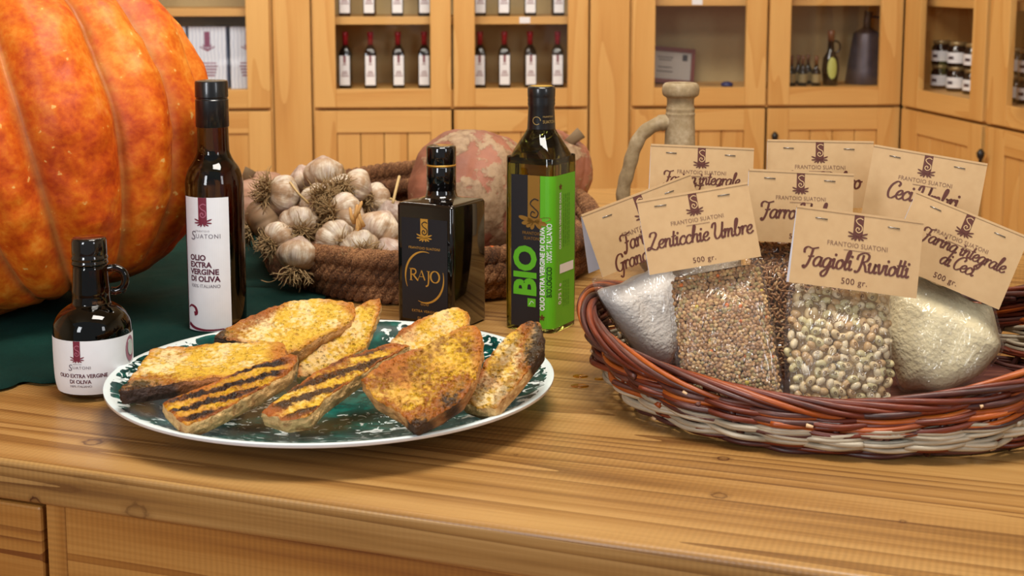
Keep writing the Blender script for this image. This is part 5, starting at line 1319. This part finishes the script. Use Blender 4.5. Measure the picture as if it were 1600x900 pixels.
def packet(label, TL, TR, BL, Y, yaw, lean, lines, weight, body=None, gap=R(9), emb=True, thick=.040, content=None, textsize=1.0, staples=True, seed=0, flare=1.0, tx=0.0):
    """TL, TR, BL: pixels of the card corners, on a plane at depth Y; body: pixel outline of the clear bag"""
    n = Vector((math.sin(yaw)*math.cos(lean), -math.cos(yaw)*math.cos(lean), math.sin(lean)))
    cpx, cpy = (TR[0]+BL[0])/2, (TR[1]+BL[1])/2
    P0 = at_y(cpx, cpy, Y)
    a, b, d = (on_plane(*q, P0, n) for q in (TL, TR, BL))
    u = (b-a).normalized(); v = n.cross(u); W = (b-a).length; H = abs((d-a).dot(v))
    F = Frame(a + u*W/2, u, v, n)            # origin: middle of the fold, y up
    root = empty('food_packet'); root.matrix_world = F.mat(); tag(root, label, 'food packet', 'packets of pulses and flour in the wicker basket')
    L = lambda x, y, z=0.0: Vector((x, y, z))
    m = MB(); nx, ny = 10, 8
    def sheet(side, th, g0, mi_out):
        vs = []; fs = []
        for i in range(nx+1):
            for j in range(ny+1):
                y = -H*j/ny; bow = .0022*math.sin(math.pi*i/nx)*(j/ny)*flare
                if side > 0: z = bow + .0008
                else: z = -math.sin(gap)*(-y) - .0008
                vs.append(L(-W/2+W*i/nx, y*(math.cos(gap) if side < 0 else 1), z))
        for i in range(nx):
            for j in range(ny): q = i*(ny+1)+j; fs.append((q, q+ny+1, q+ny+2, q+1))
        nv = len(vs); vs2 = [p+L(0, 0, -.0005) for p in vs]
        m.add(vs, fs, 0 if side > 0 else 1, False); m.add(vs2, [f[::-1] for f in fs], 1 if side > 0 else 0, False)
        # edges
        b0 = len(m.v)-2*nv
    sheet(1, 0, 0, 0); sheet(-1, 0, 0, 0)
    m.box(-W/2, W/2, -.0012, .0010, -.0012, .0014, mi=0)
    card = m.build('header_card', [MATS['kraft'], cardwhite], root, recalc=False)
    def mpz(z):
        return lambda x, y: L(x, y, .0008 + .0022*math.sin(math.pi*min(1, max(0, (x+W/2)/W)))*(-y/H)*flare + z)
    m1, m2 = mpz(.0004), mpz(.0007); s = W/173.0
    m = MB(); emblem(m, -1*s, 0.0, 13*s, 32*s, m1, m2, 0, 1); m.build('emblem', [brownink, MATS['kraft']], card)
    m = MB(); put_text(m, 'FRANTOIO SUATONI', 0, -46*s, 6.6*s, m1, align='CENTER', xs=.92, sp=1.05); rect2d(m, -18*s, 18*s, -50.5*s, -49.6*s, m1); m.build('maker_lettering', thinink, card)
    m = MB()
    if len(lines) == 1: script(m, lines[0], 0, -77*s, 14*s*textsize, m1)
    else:
        script(m, lines[0], tx*s, -63*s, 11*s*textsize, m1); script(m, lines[1], tx*s, -85*s, 11*s*textsize, m1)
    m.build('lettering', brownink, card)
    m = MB(); put_text(m, weight, 0, -H+7*s, 8.5*s, m1, align='CENTER', sp=1.1); m.build('weight_lettering', brownink, card)
    if staples:
        m = MB()
        for sx in (-.30, .27):
            m.tube([L(sx*W-.006, -12*s, .0013), L(sx*W+.006, -12.5*s, .0015)], .0005, 6)
        m.build('staples', steel, card)
    out = None
    if body:
        pts = [on_plane(px, py, P0, n) for px, py in body]
        pts = [L((p-F.o).dot(u), (p-F.o).dot(v)) for p in pts]
        # let the bag reach down to the basket floor
        y1_, y0_ = max(p.y for p in pts), min(p.y for p in pts); ym = y1_*.45+y0_*.55
        low = min((F.p(p.x, p.y, -thick*.6)).z for p in pts); drop = (low - (TOP+.0115))/max(.2, v.z)
        for p in pts:
            if p.y < ym: p.y -= drop*((ym-p.y)/(ym-y0_))
        N = 96; pts = closed_resample(pts, N)
        for _ in range(3): pts = [pts[i]*.5+(pts[i-1]+pts[(i+1) % N])*.25 for i in range(N)]
        ymax = max(p.y for p in pts); ymin = min(p.y for p in pts); c0 = sum(pts, Vector())/N
        M = 14
        def prof(t, y):
            flat = min(1.0, max(0.0, (ymax-y)/((ymax-ymin)*.30)))    # thin where it enters the card
            return thick/2*(1-t**4.5)**.55*(.10+.90*flat**.8)
        def pil(sc_, off, mid, zc=-.5):
            vs = []; fs = []
            for side in (1, -1):
                for k in range(M+1):
                    t = k/M
                    for i in range(N):
                        q = c0 + (pts[i]-c0)*t*sc_
                        wr = off*noise.noise(Vector((q.x*45+seed, q.y*25, side)))
                        z = side*(prof(t, q.y)*mid + wr*(1-t)) + zc*thick
                        vs.append(L(q.x, q.y, z))
            B = (M+1)*N
            for sd in (0, 1):
                for k in range(M):
                    for i in range(N):
                        j = (i+1) % N; f = (sd*B+k*N+i, sd*B+k*N+j, sd*B+(k+1)*N+j, sd*B+(k+1)*N+i); fs.append(f if sd == 0 else f[::-1])
            return vs, fs
        m = MB(); vs, fs = pil(1.0, .0015, 1.0); m.add(vs, fs, 0, True); m.build('clear_pouch', filmM, root, recalc=True)
        out = dict(F=F, pts=pts, c0=c0, prof=prof, pil=pil, thick=thick, root=root, ymax=ymax, ymin=ymin, N=N)
    return out
def inside(poly, x, y):
    c = False; n = len(poly)
    for i in range(n):
        a, b = poly[i], poly[i-1]
        if (a.y > y) != (b.y > y) and x < (b.x-a.x)*(y-a.y)/(b.y-a.y)+a.x: c = not c
    return c
def radial_t(poly, c0, x, y):
    """0 at the centre, 1 on the outline"""
    lo, hi = 0.0, 1.0
    d = Vector((x-c0.x, y-c0.y, 0)); 
    if d.length < 1e-6: return 0
    for _ in range(12):
        mid = (lo+hi)/2
        if mid < 1e-3: break
        if inside(poly, c0.x+d.x/mid, c0.y+d.y/mid): hi = mid
        else: lo = mid
    return hi
def fillbody(P, mat, name, label, cat, top_cut=None, scale=.955, mid=.9, lump=.0045):
    vs, fs = P['pil'](scale, lump, mid)
    if top_cut is not None:
        for v in vs:
            lim = P['ymax'] - top_cut + .006*noise.noise(Vector((v.x*40, 1, 0))) 
            if v.y > lim: v.y = lim - .002*(v.y-lim)
    m = MB(); m.add(vs, fs, 0, True); o = m.build(name, mat, M=P['F'].mat()); tag(o, label, cat, kind='stuff'); return o
def scatter(P, nn, seed, margin=.91, top=0.0):
    """points on the front face, jittered rows"""
    rnd = random.Random(seed); out = []; sp_ = nn
    xs_ = [p.x for p in P['pts']]; y = P['ymin']+sp_*.6; row = 0
    while y < P['ymax']-top:
        x = min(xs_) + (sp_/2 if row % 2 else 0)
        while x < max(xs_):
            a, b = x+rnd.uniform(-.28, .28)*sp_, y+rnd.uniform(-.28, .28)*sp_
            t = 2 if not inside(P['pts'], a, b) else radial_t(P['pts'], P['c0'], a, b)
            if t < margin: out.append((a, b, t))
            x += sp_
        y += sp_*.87; row += 1
    return out
ellip = lambda rx, ry, rz, nu=10, nv=6: ([Vector((0, 0, rz))]+[Vector((rx*math.sin(math.pi*j/nv)*math.cos(2*math.pi*i/nu), ry*math.sin(math.pi*j/nv)*math.sin(2*math.pi*i/nu), rz*math.cos(math.pi*j/nv))) for j in range(1, nv) for i in range(nu)]+[Vector((0, 0, -rz))],
    [(0, 1+i, 1+(i+1) % nu) for i in range(nu)] + [(1+(j-1)*nu+i, 1+j*nu+i, 1+j*nu+(i+1) % nu, 1+(j-1)*nu+(i+1) % nu) for j in range(1, nv-1) for i in range(nu)] + [(1+(nv-2)*nu+i, 1+(nv-1)*nu, 1+(nv-2)*nu+(i+1) % nu) for i in range(nu)])
def grains(P, name, label, cat, spacing, size, cols, weights, seed, layers=2, long=1.0, top=.0, mid=.86):
    rnd = random.Random(seed); m = MB(); e_v, e_f = ellip(*size, 8, 5)
    for ly in range(layers):
        for x, y, t in scatter(P, spacing, seed+ly, top=top):
            z = P['prof'](t, y)*mid - P['thick']*.5 - ly*size[2]*.9 + rnd.uniform(-.0004, .0004)
            q = Matrix.Rotation(rnd.uniform(0, 6.28), 3, 'Z') @ Matrix.Rotation(rnd.uniform(-.7, .7), 3, 'X') @ Matrix.Rotation(rnd.uniform(-.5, .5), 3, 'Y')
            s = rnd.uniform(.85, 1.12); m.add([q @ (p*s) + Vector((x, y, z)) for p in e_v], e_f, rnd.choices(range(len(cols)), weights)[0], True)
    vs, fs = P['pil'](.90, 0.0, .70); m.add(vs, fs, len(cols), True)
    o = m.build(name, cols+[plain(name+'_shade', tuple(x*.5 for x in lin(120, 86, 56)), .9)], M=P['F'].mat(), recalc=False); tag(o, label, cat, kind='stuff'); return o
# back row first
P2 = packet('half-hidden flour packet with two-line lettering, standing in front of the jug', (1017, 226), (1178, 233), (1010, 322), 1.60, R(0), R(10), ['Farina integrale', 'di Farro'], '500 gr.', [(1022, 310), (1165, 315), (1170, 480), (1020, 480)], gap=R(5), textsize=1.0, seed=1)
P5 = packet('rearmost packet, only its pale upper card edge showing between jug and Ceci packet', (1199, 219), (1365, 222), (1196, 322), 1.63, R(-4), R(9), ['Farro Umbro'], '500 gr.', [(1204, 310), (1350, 310), (1350, 480), (1200, 480)], gap=R(5), seed=2)
P6 = packet('packet marked Ceci, its tan card tilted clockwise at the upper right', (1366, 227), (1543, 257), (1339, 334), 1.56, R(-16), R(11), ['Ceci Umbri'], '500 gr.', [(1345, 320), (1510, 340), (1480, 500), (1320, 480)], gap=R(18), seed=3)
Pf = packet('packet marked Farro with brown spelt grains, behind the Lenticchie and Fagioli packets', (1170, 265), (1334, 273), (1166, 376), 1.50, R(2), R(12), ['Farro Umbro'], '500 gr.', [(1170, 365), (1325, 375), (1328, 470), (1322, 575), (1180, 575), (1172, 470)], gap=R(6), textsize=1.0, seed=4, thick=.036)
P1 = packet('leftmost packet, holding white flour, its card tilted with a white fold showing', (908, 337), (1078, 272), (957, 427), 1.545, R(24), R(14), ['Farina', 'Grano duro'], '500 gr.', [(938, 432), (960, 424), (1050, 395), (1075, 430), (1082, 520), (1060, 572), (1020, 560), (985, 515), (950, 462)], gap=R(24), tx=-20, seed=5, thick=.05)
P8 = packet('cream flour packet at the right end, card tilted clockwise over the basket edge', (1432, 300), (1608, 372), (1385, 410), 1.46, R(-10), R(16), ['Farina integrale', 'di Ceci'], '500 gr.', [(1398, 420), (1440, 425), (1560, 470), (1578, 545), (1540, 590), (1480, 628), (1400, 636), (1380, 520)], gap=R(20), seed=6, thick=.052, textsize=1.0, tx=8)
P3 = packet('packet of brown lentils marked Lenticchie Umbre, in front left of centre', (995, 315), (1168, 286), (1020, 429), 1.40, R(-3), R(15), ['Lenticchie Umbre'], '500 gr.', [(1042, 424), (1100, 412), (1190, 396), (1203, 450), (1218, 530), (1232, 628), (1190, 634), (1120, 628), (1062, 612), (1052, 520)], gap=R(8), seed=7, thick=.046, textsize=.93)
P7 = packet('packet of cream beans marked Fagioli Ruviotti, at the front of the basket', (1245, 322), (1443, 348), (1235, 441), 1.385, R(2), R(14), ['Fagioli Ruviotti'], '500 gr.', [(1240, 440), (1320, 448), (1402, 460), (1404, 540), (1403, 640), (1320, 648), (1236, 644), (1233, 530)], gap=R(8), seed=8, thick=.046, textsize=.93)
fillbody(P2, mkflour('spelt_flour', lin(206, 186, 156), lin(226, 208, 182)), 'spelt_flour', 'pale spelt flour inside the half-hidden packet before the jug', 'flour', top_cut=.03)
fillbody(P5, plain('spelt_mass', lin(150, 106, 66), .8), 'spelt_grains', 'spelt grains inside the rearmost packet', 'spelt', top_cut=.03)
fillbody(P6, plain('chickpea_mass', lin(206, 172, 116), .7), 'chickpeas', 'dry chickpeas inside the packet marked Ceci', 'chickpeas', top_cut=.03)
fillbody(P1, flW, 'white_flour', 'white wheat flour inside the leftmost packet', 'flour', top_cut=.018)
fillbody(P8, flC, 'chickpea_flour', 'cream chickpea flour inside the rightmost packet', 'flour', top_cut=.006)
grains(P3, 'lentils', 'brown lentils filling the Lenticchie Umbre packet', 'lentils', .0039, (.0023, .0023, .0013), [plain('lentil_a', lin(184, 140, 94), .55), plain('lentil_b', lin(158, 116, 76), .55), plain('lentil_c', lin(204, 166, 112), .55), plain('lentil_d', lin(166, 144, 94), .55), plain('lentil_e', lin(214, 116, 50), .5), plain('lentil_y', lin(206, 178, 70), .5)], [5, 4, 3, 2, .12, .08], 31, top=.010)
grains(Pf, 'spelt_grains', 'brown spelt grains filling the Farro packet', 'spelt', .0046, (.0042, .0015, .0015), [plain('spelt_a', lin(168, 120, 76), .5), plain('spelt_b', lin(136, 92, 58), .5), plain('spelt_c', lin(200, 162, 114), .5)], [4, 3, 2], 41, top=.006)
# beans: every one a thing of its own
bean_mats = [plain('bean_cream', lin(214, 188, 142), .35), plain('bean_tan', lin(196, 160, 112), .35), plain('bean_green', lin(202, 186, 138), .35), plain('bean_pale', lin(224, 204, 166), .35)]
eyeM = plain('bean_eye', lin(104, 60, 34), .5)
def beanmesh(seed, mat):
    rnd = random.Random(seed); L_, W_2, T_ = .0058*rnd.uniform(.9, 1.1), .0043*rnd.uniform(.92, 1.1), .0040
    e_v, e_f = ellip(L_, W_2, T_, 16, 10); vs = []
    for p in e_v:
        u_ = p.x/L_; vs.append(Vector((p.x, p.y - .0009*(1-u_*u_)*(1 if p.y < 0 else .35)*-1*.8, p.z)))
    m = MB(); m.add(vs, e_f, 0, True)
    if seed % 3 != 1:
        ring = [Vector((.0016*math.cos(a), -.0006+.0010*math.sin(a), 0)) for a in [i*math.pi/6 for i in range(12)]]
        def onb(p): q = max(0, 1-(p.x/L_)**2-(p.y/W_2)**2); return Vector((p.x, p.y, T_*math.sqrt(q)+.00005))
        m.tube([onb(p) for p in ring], .00032, 5, 1, closed=True)
    return m
rnd = random.Random(77); protos = []
pos = scatter(P7, .0092, 55, margin=.95, top=.006)
pos = sorted(pos, key=lambda q: -q[1])[:300]
for i, (x, y, t) in enumerate(pos):
    if i < 8:
        o = beanmesh(i, 0).build('ruviotti_bean', [bean_mats[i % 4], eyeM]); protos.append(o)
    else: o = protos[rnd.randrange(8)].copy(); C.objects.link(o)
    z = P7['prof'](t, y)*.93 - P7['thick']*.5 - .0045 + rnd.uniform(-.0008, .0006)
    q = Matrix.Rotation(rnd.uniform(0, 6.28), 4, 'Z') @ Matrix.Rotation(rnd.uniform(-.6, .6), 4, 'X') @ Matrix.Rotation(rnd.uniform(-.4, .4), 4, 'Y')
    o.matrix_world = P7['F'].mat() @ Matrix.Translation((x, y, z)) @ q
    tag(o, 'cream ruviotti bean pressed against the front of the Fagioli packet', 'bean', 'cream beans in the clear packet')
fb_ = fillbody(P7, plain('bean_mass', lin(150, 122, 84), .8), 'packed_beans', 'beans deeper inside the Fagioli Ruviotti packet', 'beans', top_cut=.008, scale=.9, mid=.72, lump=.003)

# ================================================================ oil drops on the worktop
oilM = film('oil_film', rough=.03, tint=(.95, .80, .25), refl=1.0)
for i, (px, py, r_, lab) in enumerate(((907, 588, .0075, 'larger golden oil drop on the worktop near the basket'), (906, 603, .0085, 'golden oil drop nearest the viewer, left of the basket'), (937, 592, .0050, 'smallest golden oil drop, closest to the wicker basket'))):
    P = at_z(px, py); m = MB(); m.lathe([(0, r_), (.0006, r_*.96), (.0011, r_*.6), (.0012, .0003)], 24); o = m.build('oil_drop', oilM, M=Matrix.Translation((P.x, P.y, TOP+.0001)) @ Matrix.Diagonal((1.2, .9, 1, 1))); tag(o, lab, 'oil drop', 'oil drops on the worktop')
